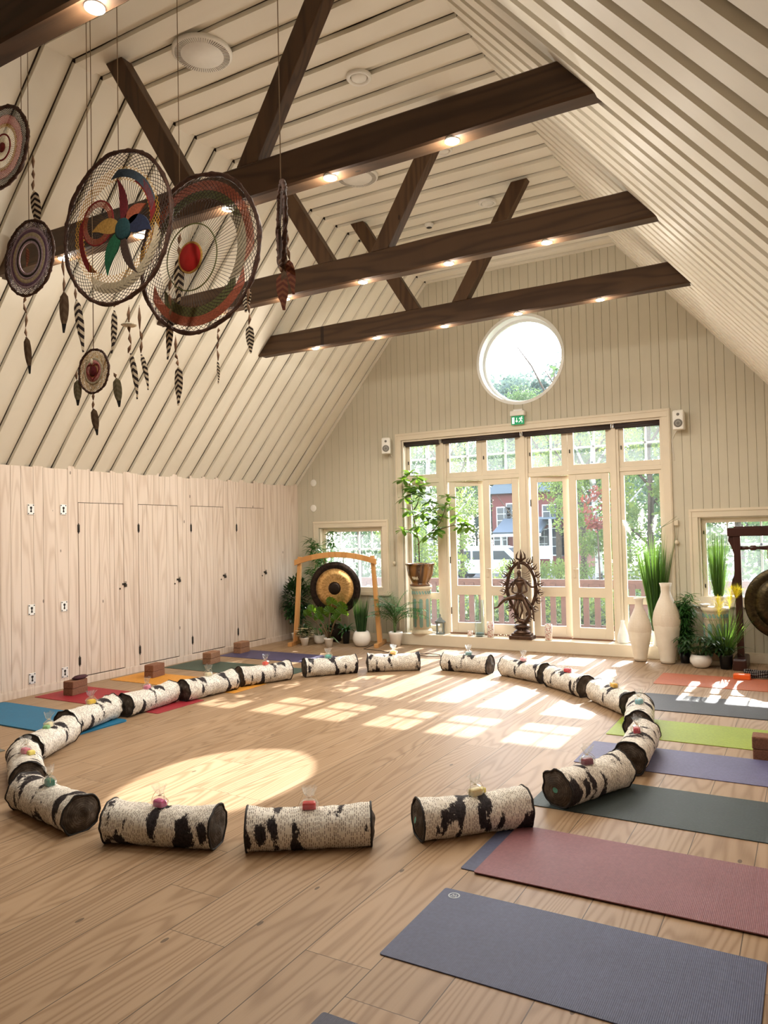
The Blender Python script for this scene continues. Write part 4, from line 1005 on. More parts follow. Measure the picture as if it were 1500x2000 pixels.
# umbrella plant in bowl
t = pot('umbrella_plant', 'spreading dark plant in a round white bowl in front of the right pillar stand', (6.20, 9.60, 0), [(.05, 0), (.09, .02), (.122, .07), (.122, .11), (.10, .155), (.092, .155)], m_whitepot, .092, .135)
sm, lf = MB(), MB()
for k in range(38):
    a = U(0, 2*pi); d = Vector((cos(a), sin(a)*.6, U(.3, 1.2))).normalized(); q = Vector((0, 0, .14))+d*U(.12, .32); sm.tube([(0, 0, .13), q], .003, 5)
    for j in range(7): b_ = 2*pi*j/7+U(-.2, .2); lf.leaf(q, d*.35+Vector((cos(b_), sin(b_), -.05)), U(.10, .14), .034, .9, shape='lance')
sm.build('stems', m_stemg, t); lf.build('leaves', m_lf_dark, t, fixn=False)
# grass with yellow plumes
t = pot('yellow_plume_grass', 'green grass with glowing yellow plumes in a black pot at the foot of the right pillar stand', (6.47, 9.62, 0), [(.06, 0), (.075, .15), (.08, .165), (.07, .165)], m_black, .07, .145)
reeds(t, 150, .62, .05, .38, m_grass, .14, .008, bend=.9); reeds(t, 60, .4, .05, .5, m_grassd, .14, .01, 'dark_blades', .9)
pl, sm = MB(), MB()
for px, py, L, dx in ((1404, 1206, .25, .0), (1424, 1190, .27, .15), (1437, 1170, .12, .3)): plume(px, py, L, dx, 9.62, .055)
pl.build('plumes', m_plume, t, fixn=False); sm.build('stems', m_stemg, t)
# grass pots on the pillar stands
gp = [(.05, 0), (.068, .10), (.074, .11), (.074, .13), (.066, .13)]
t = pot('grass_pot', 'tall wispy grass in a white pot on the right pillar stand', (6.385, 9.92, .69), gp, m_whitepot, .064, .11)
reeds(t, 260, .95, .05, .13, m_grass, .11, .006, bend=.25); reeds(t, 60, .6, .05, .3, m_grass, .11, .006, 'outer_blades', .5)
t = pot('grass_pot', 'grass pot behind the dark gong at the right picture edge', (7.06, 9.98, .92), gp, m_whitepot, .064, .11)
reeds(t, 160, .48, .05, .35, m_grass, .11, .006, bend=.4)
# shell dish
mb = MB(); mb.lathe([(0, .0), (.03, .002), (.055, .02), (.062, .035), (.05, .028), (.02, .012), (0, .01)], seg=20); o = mb.build('shell_dish', m_whitepot, loc=(6.235, 9.86, .691)); tag(o, 'small pale shell dish beside the white pot on the right pillar stand', 'dish')

# ------------------------------------------------------------------ vases
def vase_mat():
    b = NB('pale textured vase'); v = b.n('TexVoronoi'); v.feature = 'DISTANCE_TO_EDGE'; x, y, z = b.sep(b.coord('Object')); a = b.math('ARCTAN2', y, x)
    b.L(b.comb(b.math('MULTIPLY', a, 3.4), b.math('MULTIPLY', z, 34.), 0.), v.inputs['Vector']); v.inputs['Scale'].default_value = 1.0; v.inputs['Randomness'].default_value = .45
    up_ = b.math('GREATER_THAN', b.math('ADD', b.coord('Generated') and b.sep(b.coord('Generated'))[2], b.math('MULTIPLY', b.noise(b.coord(), 9), .06)), .50)
    e = b.math('MULTIPLY', b.math('LESS_THAN', v.outputs['Distance'], .07), up_)
    c = b.ramp(b.noise(b.coord(), 7, 4), [(.3, (.70, .64, .53)), (.7, (.80, .75, .65))]); c = b.mix(b.math('MULTIPLY', up_, .35), c, (.50, .38, .27)); c = b.mix(b.math('MULTIPLY', e, .45), c, (.74, .66, .56))
    b.bump(b.math('MULTIPLY', e, 1.), .3, .003); return b.done(c, .5, 0, .4)
m_vase = vase_mat(); m_dk = simple('vase foot dark brown', (.08, .05, .04), .6)  # plain dark brown for the foot ring
def vase(loc, prof, lab):
    t = thing('floor_vase', lab, 'vase', loc, group='pair of tall pale floor vases')
    rim = [(prof[-1][0]-.008, prof[-1][1]), (prof[-2][0]-.01, prof[-2][1]-.02), (0, prof[-2][1]-.05)]
    mb = MB(); mb.lathe([(prof[0][0]+.0, .008)]+prof[1:]+rim, seg=48); mb.build('body', m_vase, t); mb = MB(); mb.lathe([(prof[0][0]*.94, 0), (prof[0][0]*.98, .009)], seg=32); mb.build('foot', m_dk, t)
vase((5.475, 9.80, 0), [(.072, .008), (.080, .04), (.098, .15), (.125, .27), (.142, .38), (.140, .44), (.115, .53), (.078, .61), (.052, .67), (.046, .72), (.052, .765), (.060, .785)], 'shorter pale bottle-shaped floor vase, left of the pair')
vase((5.805, 9.76, 0), [(.085, .008), (.090, .04), (.112, .18), (.140, .33), (.162, .47), (.165, .53), (.150, .62), (.110, .73), (.072, .81), (.056, .87), (.060, .93), (.073, .98)], 'taller pale bottle-shaped floor vase, right of the pair')

# ------------------------------------------------------------------ gongs
m_oak = woodmat('light varnished wood', (.62, .33, .12), (.40, .17, .05), 'Z', rough=.35, knots=False, freq=24, ring=.3, var=.05)
def gong_mat(name, lo, hi, dark=.02):
    b = NB(name); x, y, z = b.sep(b.coord()); r = b.math('SQRT', b.math('ADD', b.math('MULTIPLY', x, x), b.math('MULTIPLY', z, z))); a = b.math('ARCTAN2', z, x)
    f = b.noise(b.comb(b.math('MULTIPLY', a, 9.), b.math('MULTIPLY', r, 16.), 0.), 1., 3, .7); c = b.ramp(f, [(.3, lo), (.65, hi)]); b.bump(f, .35, .01)
    return b.done(c, .32, .85, .5)
m_gold = gong_mat('hammered bronze', (.42, .22, .06), (.85, .58, .26)); m_gdark = gong_mat('blackened bronze rim', (.012, .009, .008), (.05, .035, .028)); m_gold2 = gong_mat('dark hammered bronze', (.022, .016, .008), (.075, .055, .025))
def gong(t, r, z, two=True):
    mb = MB(); mb.lathe([(r*.745, -.012), (r*.76, -.014), (r*.97, -.012), (r, .0), (r*1.0, .03), (r*.98, .035), (r*.96, .004), (r*.745, .002)], seg=72, axis='Y'); mb.build('rim', m_gdark if two else m_gold2, t, loc=(0, 0, z))
    mb = MB(); mb.lathe([(r*.24, -.020), (r*.5, -.017), (r*.748, -.012), (r*.748, -.004), (r*.24, -.012)], seg=72, axis='Y'); mb.build('face', m_gold if two else m_gold2, t, loc=(0, 0, z))
    mb = MB(); mb.lathe([(0, -.034), (r*.16, -.031), (r*.245, -.020), (r*.24, -.010), (0, -.012)], seg=40, axis='Y'); mb.build('boss', m_gdark if two else m_gold2, t, loc=(0, 0, z))
RZ = .27
t = thing('gong_stand', 'light wooden gong stand with an arched top beam in the left corner', 'gong stand', (1.10, 9.58, 0), RZ)
for s in (-1, 1):
    mb = MB(); A = Vector((s*.665, 0, .05)); B = Vector((s*.575, 0, 1.34)); vs = []
    for P, h in ((A, .036), (B, .028)):
        for a, b in ((-h, -.032), (h, -.032), (h, .032), (-h, .032)): vs.append(P+Vector((a, b, 0)))
    mb.add(vs, [(0, 1, 2, 3), (7, 6, 5, 4), (0, 4, 5, 1), (1, 5, 6, 2), (2, 6, 7, 3), (3, 7, 4, 0)]); mb.build('post', m_oak, t, bev=.005)
    mb = MB(); mb.box((s*.67, 0, .03), (.065, .52, .06)); mb.build('foot', m_oak, t, bev=.006)
mb = MB(); n = 20; vs = []
for i in range(n+1):
    x = -.645+1.29*i/n; zc = 1.365-.115*(x/.645)**2
    for dy, dz in ((-.024, -.042), (.024, -.042), (.024, .042), (-.024, .042)): vs.append((x, dy-.05, zc+dz))
mb.add(vs, [(i*4+q, i*4+(q+1) % 4, (i+1)*4+(q+1) % 4, (i+1)*4+q) for i in range(n) for q in range(4)]+[(3, 2, 1, 0), (n*4, n*4+1, n*4+2, n*4+3)]); mb.build('top_beam', m_oak, t, bev=.004)
t2 = thing('gong', 'large bronze gong with a black rim hanging in the light wooden stand', 'gong', (1.10-.10*sin(RZ), 9.58-.0, 0), RZ)
gong(t2, .40, .855)
mb = MB()
for s in (-1, 1): mb.tube([(s*.14, 0, 1.215), (s*.16, -.03, 1.33), (s*.16, -.05, 1.415), (s*.16, -.08, 1.33), (s*.145, .0, 1.22)], .0035, 6)
mb.build('cord', m_cord, t2)
m_mahog = woodmat('dark reddish carved wood', (.055, .017, .011), (.02, .007, .005), 'Z', rough=.35, knots=False, freq=20, bump=.2)
t = thing('gong_stand', 'dark reddish carved gong stand at the right picture edge', 'gong stand', (7.09, 9.78, 0))
for s in (-1, 1):
    mb = MB(); mb.box((s*.47, 0, .82), (.075, .07, 1.44)); mb.build('post', m_mahog, t, bev=.006)
    mb = MB(); mb.bbox((s*.47, 0, .065), (.15, .5, .13), .02); mb.build('foot', m_mahog, t)
    mb = MB(); P = []
    for i in range(17): z = 1.54-i*.052; P.append((s*(.508+.038*max(0, sin(i*.62+.9))+.02*(i < 2)), z))
    P = P+[(s*.505, z) for z in (P[-1][1], 1.54)]
    mb.prism(P, 'Y', -.02, .02); mb.build('scroll_bracket', m_mahog, t)
mb = MB(); mb.box((0, 0, 1.59), (1.14, .10, .10)); mb.box((0, 0, 1.645), (1.0, .07, .02)); mb.build('top_beam', m_mahog, t, bev=.006)
mb = MB(); mb.lathe([(.022, -.44), (.022, -.36), (.014, -.345), (.030, -.32), (.030, -.28), (.018, -.26), (.026, -.15), (.03, 0), (.026, .15), (.018, .26), (.03, .28), (.03, .32), (.014, .345), (.022, .36), (.022, .44)], (0, 0, 1.40), 18, axis='X'); mb.build('turned_rail', m_mahog, t)
t2 = thing('gong', 'dark bronze gong hanging at the right picture edge', 'gong', (7.10, 9.76, 0)); gong(t2, .425, .76, False)
mb = MB()
for s in (-1, 1): mb.tube([(s*.15, 0, 1.14), (s*.16, -.02, 1.28), (s*.16, -.015, 1.375), (s*.16, .03, 1.425), (s*.16, .045, 1.38), (s*.15, .01, 1.15)], .004, 6)
mb.build('cord', m_cord, t2)

# ------------------------------------------------------------------ bronze dancing figure in a ring of flames
m_bronze = simple('dark patinated bronze', (.085, .050, .034), .38, .75, var=.35, scale=25, bump=.3)
t = thing('dancer_statue', 'dark bronze statue of a four-armed dancer inside a ring of flames on the step', 'statue', (3.845, 10.07, .162))
SXs, SZs = .0074, .00712
def sp(px, py, y=0.): return Vector(((px-1018)*SXs, y, (1247-py)*SZs))
mb = MB(); mb.bbox((.0, 0, .025), (.33, .19, .05), .01); mb.bbox((0, 0, .065), (.27, .15, .03), .008); mb.build('plinth', m_bronze, t)
mb = MB(); mb.lathe([(.115, .08), (.12, .10), (.085, .125), (.075, .14), (.105, .165), (.11, .185), (.09, .20), (.0, .205)], seg=28)
for k in range(16):
    a = 2*pi*k/16; mb.leaf((.08*cos(a), .08*sin(a), .13), (cos(a), sin(a), .8), .06, .035, .2, shape='oval')
mb.build('lotus_base', m_bronze, t, fixn=False)
cx, cz, rx, rz_ = 1018, 1152, 28.5, 53.
ringp = []
for k in range(49):
    a = radians(-62)-radians(236)*0
    q = radians(-68)+radians(316)*k/48*1.0
    px = cx+ (rx*(1.0 if sin(q) > -.1 else 1.0+.0))*cos(q)*(1-.35*max(0, -sin(q))**1.3); py = cz-rz_*sin(q)
    ringp.append(sp(px, py, .02))
mb = MB(); vsr = []; 
for i_, P_ in enumerate(ringp):
    a_ = (P_-Vector((0, 0, .68))); a_.y = 0; a_.normalize(); vsr += [P_-a_*.024+Vector((0, -.010, 0)), P_+a_*.024+Vector((0, -.010, 0)), P_+a_*.024+Vector((0, .012, 0)), P_-a_*.024+Vector((0, .012, 0))]
mb.add(vsr, [(i_*4+q_, i_*4+(q_+1) % 4, (i_+1)*4+(q_+1) % 4, (i_+1)*4+q_) for i_ in range(len(ringp)-1) for q_ in range(4)]); mb.tube([p_+Vector((0, -.012, 0)) for p_ in ringp], .006, 6)
for k in range(1, 48, 2): mb.lathe([(0, -.008), (.006, -.006), (.008, 0)], ringp[k]+Vector((0, -.016, 0)), 8, axis='Y')
mb.build('flame_ring', m_bronze, t)
for k, q in enumerate([-60, -40, -22, -6, 10, 28, 46, 64, 90, 116, 134, 152, 170, 186, 202, 220, 240]):
    a = radians(q); px = cx+rx*cos(a)*(1-.35*max(0, -sin(a))**1.3); py = cz-rz_*sin(a); p = sp(px, py, .02)
    big = 1.7 if q == 90 else 1.0
    o2 = Vector((cos(a), 0, sin(a)*.75+.25)).normalized(); s2 = Vector((o2.z, 0, -o2.x)); f = MB(); L = .095*big; big *= 1.45
    f.tube([p+o2*.012, p+o2*.03], [.012, .016], 6)
    for s in (-1, 0, 1):
        if s == 0: f.tube([p+o2*.03, p+o2*(.03+L*.5)+s2*.006, p+o2*(.035+L)], [.008*big, .007*big, .001], 6)
        else: f.tube([p+o2*.028, p+o2*(.03+L*.22)+s2*s*.026*big, p+o2*(.03+L*.5)+s2*s*.024*big, p+o2*(.03+L*.85)+s2*s*.012*big], [.007*big, .006*big, .005*big, .001], 6)
    f.build('flame', m_bronze, t)
# body grown from a skeleton
def skinned(name, joints, edges, root, mat, parent, sub=2):
    me = bpy.data.meshes.new(name); me.from_pydata([j[0] for j in joints], edges, []); ob = bpy.data.objects.new(name, me); COL.objects.link(ob)
    sk = ob.modifiers.new('skin', 'SKIN'); sk.use_smooth_shade = True
    for i, j in enumerate(joints):
        v = me.skin_vertices[0].data[i]; r = j[1]; v.radius = tuple(q*1.22 for q in r) if isinstance(r, tuple) else (r*1.22, r*1.22); v.use_root = (i == root)
    ss = ob.modifiers.new('sub', 'SUBSURF'); ss.levels = sub; ss.render_levels = sub
    dg = bpy.context.evaluated_depsgraph_get(); me2 = bpy.data.meshes.new_from_object(ob.evaluated_get(dg)); bpy.data.objects.remove(ob)
    me2.materials.clear(); me2.materials.append(mat); me2.polygons.foreach_set('use_smooth', [True]*len(me2.polygons))
    o = bpy.data.objects.new(name, me2); COL.objects.link(o); o.parent = parent; return o
J = [(sp(1015, 1164), (.042, .032)), (sp(1016, 1152), (.036, .028)), (sp(1016, 1138), (.052, .034)), (sp(1015, 1131), (.050, .03)), (sp(1015, 1127), .018), (sp(1015, 1121), (.027, .03)), (sp(1015, 1113), (.026, .028)),
     (sp(1022, 1168), .032), (sp(1031, 1184, -.03), .027), (sp(1037, 1200, -.05), .021), (sp(1028, 1210, -.02), .017), (sp(1019, 1219, -.01), .012), (sp(1014, 1221, -.045), .010),
     (sp(1008, 1167), .032), (sp(998, 1167, -.05), .026), (sp(990, 1170, -.09), .021), (sp(981, 1178, -.08), .017), (sp(974, 1186, -.07), .011), (sp(967, 1188, -.09), .008),
     (sp(1007, 1133), .018), (sp(1003, 1144, -.02), .015), (sp(1002, 1155, -.04), .012), (sp(1010, 1158, -.07), .010), (sp(1016, 1157, -.08), .011),
     (sp(1024, 1133), .018), (sp(1029, 1144, -.02), .015), (sp(1031, 1154, -.04), .012), (sp(1022, 1158, -.08), .010), (sp(1018, 1160, -.09), .009),
     (sp(1003, 1136, .02), .015), (sp(997, 1142, .02), .013), (sp(995, 1150, .0), .010), (sp(992, 1144, -.02), .009),
     (sp(1028, 1135, .02), .015), (sp(1037, 1146, .01), .013), (sp(1043, 1146, .0), .010), (sp(1051, 1140, -.02), .009)]
E_ = [(0, 1), (1, 2), (2, 3), (3, 4), (4, 5), (5, 6), (0, 7), (7, 8), (8, 9), (9, 10), (10, 11), (11, 12), (0, 13), (13, 14), (14, 15), (15, 16), (16, 17), (17, 18), (3, 19), (19, 20), (20, 21), (21, 22), (22, 23), (3, 24), (24, 25), (25, 26), (26, 27), (27, 28), (2, 29), (29, 30), (30, 31), (31, 32), (2, 33), (33, 34), (34, 35), (35, 36)]
skinned('dancer_body', J, E_, 0, m_bronze, t)
mb = MB(); mb.lathe([(.030, 0), (.034, .012), (.024, .03), (.028, .04), (.018, .06), (.020, .066), (.008, .095), (0, .115)], sp(1015, 1111), 14); mb.build('crown', m_bronze, t)
mb = MB()
for e in (-1, 1): mb.lathe([(0, -.003), (.004, -.002), (.004, 0)], sp(1015, 1118)+Vector((e*.010, -.028, 0)), 8, axis='Y')
mb.tube([sp(1015, 1118)+Vector((0, -.030, .004)), sp(1015, 1120)+Vector((0, -.036, 0))], [.003, .005], 6); mb.tube([sp(1015, 1123)+Vector((-.008, -.028, 0)), sp(1015, 1123)+Vector((.008, -.028, 0))], .002, 5); mb.build('face', m_bronze, t)
mb = MB()
for s in (-1, 1):
    for k in range(6):
        z = 1119+k*3.6; P = [sp(1015+s*5, z, .02), sp(1015+s*12, z+1.5, .025), sp(1015+s*(19+k*.6), z-5+k*1.6, .025)]; mb.tube(P, [.004, .003, .005], 6)
mb.build('flying_hair', m_bronze, t)
mb = MB(); mb.tube([sp(1008, 1205), sp(1014, 1212), sp(1024, 1214), sp(1034, 1211)], [.022, .034, .034, .018], 10); mb.lathe([(0, -.03), (.024, -.015), (.026, .01), (0, .03)], sp(1006, 1204), 12); mb.tube([sp(1012, 1212, -.03), sp(1006, 1216, -.05)], .010, 8); mb.build('crouching_figure', m_bronze, t)
mb = MB()
for P in ([(1008, 1170), (1004, 1186), (1006, 1204)], [(1013, 1170), (1010, 1190), (1012, 1206)], [(1026, 1166), (1040, 1186), (1042, 1212)], [(1016, 1172), (1020, 1192), (1014, 1208)]): mb.tube([sp(x, y, -.01) for x, y in P], [.020, .017, .008], 8)
mb.build('sash', m_bronze, t)

# ------------------------------------------------------------------ small things on the step
t = thing('lantern', 'small grey metal lantern with a pointed roof on the step beside the pillar stand', 'lantern', (2.555, 10.14, .162), .3)
m_lant = simple('weathered grey metal', (.20, .23, .22), .6, .3, bump=.2)
mb = MB(); mb.box((0, 0, .008), (.115, .115, .016)); mb.box((0, 0, .168), (.115, .115, .012))
for a in (-1, 1):
    for b in (-1, 1): mb.box((a*.047, b*.047, .09), (.012, .012, .15))
mb.build('frame', m_lant, t)
mb = MB(); mb.lathe([(.085, .174), (.06, .20), (.035, .215), (.03, .235), (.012, .245), (.010, .265), (.016, .275), (0, .30)], seg=16); mb.build('roof', m_lant, t)
mb = MB(); mb.lathe([(.022, .016), (.022, .09), (0, .092)], seg=16); mb.build('candle', simple('candle wax', (.8, .76, .65), .5, Subsurface_Weight=.2), t)
def mosaic():
    b = NB('red and clear mosaic glass'); x, y, z = b.sep(b.coord()); a = b.math('MULTIPLY', b.math('ARCTAN2', y, x), 7.0)
    v = b.comb(b.math('FLOOR', a), b.math('FLOOR', b.math('MULTIPLY', z, 75.)), 0.); wn = b.n('TexWhiteNoise', noise_dimensions='2D'); b.L(v, wn.inputs['Vector'])
    c = b.ramp(wn.outputs[0], [(.0, (.75, .70, .62)), (.45, (.80, .74, .66)), (.62, (.45, .14, .12)), (.78, (.66, .42, .36)), (.9, (.35, .30, .25))]); b.t.nodes[-1]
    for n_ in b.t.nodes:
        if n_.type == 'VALTORGB': n_.color_ramp.interpolation = 'CONSTANT'
    return b.done(c, .15, 0, .6, Alpha=.9)
m_mos = mosaic()
def holder(x, y, r, h, lab):
    t = thing('candle_holder', lab, 'candle holder', (x, y, .162), group='mosaic candle holders'); mb = MB(); mb.lathe([(r*.8, 0), (r*.97, .01), (r, h), (r-.004, h), (r*.92, .014), (0, .012)], seg=28); mb.build('cup', m_mos, t); mb = MB(); mb.lathe([(r*.5, .013), (r*.5, h*.3), (0, h*.3)], seg=16); mb.build('candle', simple('tealight wax', (.8, .77, .7), .5), t)
holder(3.38, 10.06, .050, .215, 'tall red and white mosaic candle holder left of the statue'); holder(4.22, 10.07, .050, .215, 'tall red and white mosaic candle holder right of the statue'); holder(3.05, 10.10, .036, .072, 'small mosaic tealight cup left of the glass cylinder')
t = thing('hurricane_glass', 'clear glass cylinder standing on the step left of the statue', 'glass vase', (3.20, 10.10, .162)); mb = MB(); mb.lathe([(.06, 0), (.07, .005), (.07, .52), (.066, .52), (.066, .02), (0, .018)], seg=32); mb.build('glass', glass_mat('clear cylinder glass', (.90, .95, .94), 1.3), t); mb = MB(); mb.lathe([(.064, .02), (.064, .05), (0, .052)], seg=24); mb.build('sand', simple('grey pebbles', (.25, .3, .3), .8, bump=.5, scale=80), t)
t = thing('frosted_jar', 'pale frosted drop-shaped jar on the step left of the shorter floor vase', 'jar', (5.20, 10.12, .162)); mb = MB(); mb.lathe([(.055, 0), (.075, .03), (.068, .10), (.040, .20), (.022, .27), (.026, .30)], seg=28); mb.build('jar', simple('frosted glass', (.80, .82, .80), .3, Alpha=.75), t)
t = thing('fairy_lights', 'string of tiny warm fairy lights lying behind the statue on the step', 'fairy lights', (3.7, 10.17, .170)); mb = MB(); bb = MB(); P = []
for k in range(26): P.append(Vector((-.25+.022*k, .02*sin(k*1.7), .004+.012*abs(sin(k*2.3)))))
mb.tube(P, .0015, 4); mb.build('wire', m_chrome, t)
for p in P[::2]: bb.lathe([(0, -.005), (.005, 0), (0, .005)], p+Vector((0, 0, .006)), 8)
bb.build('bulbs', emis('fairy bulb', (1., .7, .35), 6.), t)
# floor cable, strap and box on the right
mb = MB(); P = [(1.62, 9.79, .004)]+[(1.7+.16*k, 9.35-.035*k+.03*sin(k*1.3), .004) for k in range(7)]; mb.tube(P, .004, 6)
c0 = Vector((2.82, 9.22, .005)); mb.tube([c0+Vector((.17*cos(a/16*2*pi+2.2), .10*sin(a/16*2*pi+2.2), 0)) for a in range(17)], .004, 6)
o = mb.build('floor_cable', m_cable); tag(o, 'thin black cable with a loop lying on the floor in front of the step', 'cable')
t = thing('coiled_strap', 'coiled black and grey strap on the floor behind the orange mat', 'strap', (6.82, 9.16, 0)); mb = MB(); P = []
for k in range(90): a = k*.42; P.append(Vector((.11*cos(a)*(1+.2*sin(k*.7)), .07*sin(a)*(1+.2*cos(k*.9)), .014+.0007*k+.008*sin(k*1.1))))
mb.tube(P, .011, 6); mb.tube([P[-1], P[-1]+Vector((.04, .02, .03)), P[-1]+Vector((.06, .04, .10))], .007, 6)
def stripe():
    b = NB('black and grey woven strap'); f = b.math('SINE', b.math('MULTIPLY', b.sep(b.coord())[0], 300.)); return b.done(b.ramp(f, [(.3, (.015, .013, .013)), (.8, (.22, .20, .19))]), .8)
mb.build('strap', stripe(), t)
mb = MB(); mb.bbox((0, 0, .028), (.17, .09, .056), .012); o = mb.build('orange_box', simple('orange plastic', (.75, .13, .02), .4, var=.06), loc=(6.68, 9.02, .0055)); tag(o, 'small orange box on the far edge of the orange mat', 'box')
# ------------------------------------------------------------------ dreamcatchers
m_twig = simple('dark willow twig', (.062, .026, .015), .7, var=.4, scale=60, bump=.6)
YC = {'brown': (.050, .028, .020), 'cream': (.50, .42, .29), 'red': (.22, .02, .018), 'mustard': (.42, .22, .03), 'slate': (.06, .08, .10), 'pink': (.50, .20, .18), 'rust': (.30, .075, .035), 'olive': (.10, .10, .03), 'purple': (.16, .09, .15), 'lilac': (.42, .32, .38), 'teal': (.010, .045, .05), 'green': (.01, .09, .04), 'navy': (.015, .02, .05), 'maroon': (.12, .01, .015), 'gold': (.40, .22, .05), 'black': (.02, .015, .015), 'ash': (.75, .68, .52)}
MY = {k: simple(k + ' yarn', v, .8, var=.25, scale=90, bump=.3) for k, v in YC.items()}
def zebra(name, c1, c2, f=46., tipdark=False, k=10.):
    b = NB(name); g = b.sep(b.coord('Generated')); s = b.math('SINE', b.math('ADD', b.math('MULTIPLY', g[2], f), b.math('MULTIPLY', b.math('ABSOLUTE', b.math('SUBTRACT', g[0], .5)), k)))
    c = b.ramp(b.math('MULTIPLY_ADD', s, .5, .5), [(.45, c1), (.60, c2)])
    if tipdark: c = b.mix(b.math('LESS_THAN', g[2], .22), c, (.015, .012, .01))
    return b.done(c, .75, 0, .2)
m_fz = zebra('black and cream barred feather', (.028, .018, .016), (.60, .50, .36)); m_fb = zebra('brown feather with dark tip', (.10, .060, .035), (.13, .085, .05), 30., True); m_ft = zebra('olive feather with dark tip', (.13, .11, .06), (.17, .14, .085), 40., True); m_fr = zebra('reddish pheasant feather', (.12, .035, .02), (.20, .07, .035), 40., False)
m_leather = simple('tan leather scrap', (.20, .11, .06), .8, var=.3, scale=40)
rnd = random.Random(8)
def feather(t, y, a, b_, wpx, mat, name='feather'):
    A = local(t, at_y(a[0], a[1], y)); B = local(t, at_y(b_[0], b_[1], y)); L = (A-B).length; wd = wpx*.0037/2
    n = 9; vs = []; fs = []; ax = (B-A).normalized(); sd2 = ax.cross(Matrix.Rotation(-t.rotation_euler.z, 3, 'Z') @ Vector((-.35, 1, 0))).normalized()
    for i in range(n+1):
        s = i/n; h = wd*(.35+.65*sin(pi*min(1, s*1.15+.08))**.6)*(1 if s < .9 else .55) if s > .06 else wd*.15
        c = A+(B-A)*s+sd2*sin(s*2.4)*.012*L*4*(1 if wpx < 14 else .4)
        vs += [c-sd2*h+Vector((0, .006, 0)), c+Vector((0, -.002, 0)), c+sd2*h*.85+Vector((0, .006, 0)), c+Vector((0, .0035, 0))]
    for i in range(n):
        for q in range(4): fs.append((i*4+q, i*4+(q+1) % 4, (i+1)*4+(q+1) % 4, (i+1)*4+q))
    mb = MB(); mb.add(vs, fs, 0, False); mb.tube([A+(B-A)*.0, A+(B-A)*.5], .0016, 5); mb.build(name, mat, t)
def scraps(t, y, pts, r=.010):
    mb = MB(); P = [local(t, at_y(a, b, y)) for a, b in pts]; mb.tube(P, .0016, 5)
    for i in range(len(P)-1):
        c = (P[i]+P[i+1])/2; d = (P[i+1]-P[i]); L = d.length; 
        if L > .02: mb.tube([P[i]+d*.1, c+Vector((rnd.uniform(-.006, .006), 0, 0)), P[i+1]-d*.05], [.003, r, .003], 6)
    mb.build('hanging_cord', m_leather, t)
def hoop(t, r, rt=.012, yaw=0):
    mb = MB(); n = 120; pts = []; rad = []
    for k in range(n):
        a = 2*pi*k/n; rr = r*(1+.012*noise.noise(Vector((cos(a)*2, sin(a)*2, r*9)))); pts.append((rr*cos(a), 0, rr*sin(a))); rad.append(rt*(.8+(.32 if k % 5 == 0 else 0)+.15*noise.noise(Vector((k*.3, r, 0)))))
    mb.tube(pts, rad, 8, closed=True)
    P2 = []
    for k in range(n): a = 2*pi*k/n; rr = r+rt*.8*cos(a*7); P2.append((rr*cos(a), rt*.8*sin(a*7), rr*sin(a)))
    mb.tube(P2, rt*.4, 6, closed=True); mb.build('hoop', m_twig, t)
def net(t, r0, r1, n, mat, twist=.55, c=(0, 0), th=.0019, segs=5, name='net', a0=0, a1=2*pi, c1=None):
    mb = MB(); c1 = c1 or c; cy_ = rnd.uniform(-.002, .002)
    for sg in ((-1, 1) if twist else (0,)):
        for k in range(n):
            a = a0+(a1-a0)*k/n; P = []
            for s in range(segs+1):
                q = s/segs; rr = r1+(r0-r1)*q; aa = a+sg*twist*q; P.append((c1[0]+(c[0]-c1[0])*q+rr*cos(aa), cy_+.001*sg, c1[1]+(c[1]-c1[1])*q+rr*sin(aa)))
            mb.tube(P, th, 3, smooth=False, caps=False)
    mb.build(name, MY[mat], t, fixn=False)
def band(t, r0, r1, mat, c=(0, 0), name='woven_band', th=.005):
    mb = MB(); mb.lathe([(r0, -th/2), ((r0+r1)/2, -th*.8), (r1, -th/2), (r1, th/2), (r0, th/2), (r0, -th/2)], (c[0], 0, c[1]), 56, axis='Y', close=False); mb.build(name, MY[mat], t)
def zc(x):   # ceiling height above x
    return KNEE+(RIDGE-KNEE)*min(1, x/X1) if x < X1 else (RIDGE if x < X2 else KNEE+(RIDGE-KNEE)*(W_-x)/(W_-X2))
def hang(t, pts, z_off=0):
    mb = MB()
    for dx, dz in pts:
        X = t.location.x+dx*cos(t.rotation_euler.z); mb.tube([(dx, 0, dz), (dx, 0, (dz+zc(X)-t.location.z)*.45), (dx, 0, zc(X)-t.location.z-.002)], .0026, 6)
    mb.build('string', m_cord, t)
def catcher(lab, px, py, y, yaw=0): return thing('dreamcatcher', lab, 'dreamcatcher', at_y(px, py, y), yaw, group='dreamcatchers hanging at the left')
# big one with pinwheel petals
y = 3.0; t = catcher('large dreamcatcher with a dark pinwheel of green, red and navy petals', 226, 445, y)
R = .44; hoop(t, R, .013); net(t, R*.80, R*.98, 66, 'brown', .35); net(t, R*.62, R*.80, 66, 'mustard', .35); net(t, R*.66, R*.76, 92, 'slate', .2, a0=.3, a1=1.5); net(t, R*.64, R*.72, 60, 'red', .2, a0=2.9, a1=3.9); net(t, R*.64, R*.74, 44, 'red', .2, a0=.1, a1=.8); net(t, R*.72, R*.86, 90, 'cream', .2, a0=4.2, a1=6.0); net(t, R*.15, R*.62, 84, 'black', 0., c=(.06, -.02), c1=(0, 0), th=.0017, name='spokes')
cc = (.06, -.02)
mb = MB(); mb.lathe([(0, -.012), (.05, -.010), (.072, 0), (.05, .010), (0, .012)], (cc[0], 0, cc[1]), 28, axis='Y'); mb.build('centre', MY['teal'], t)
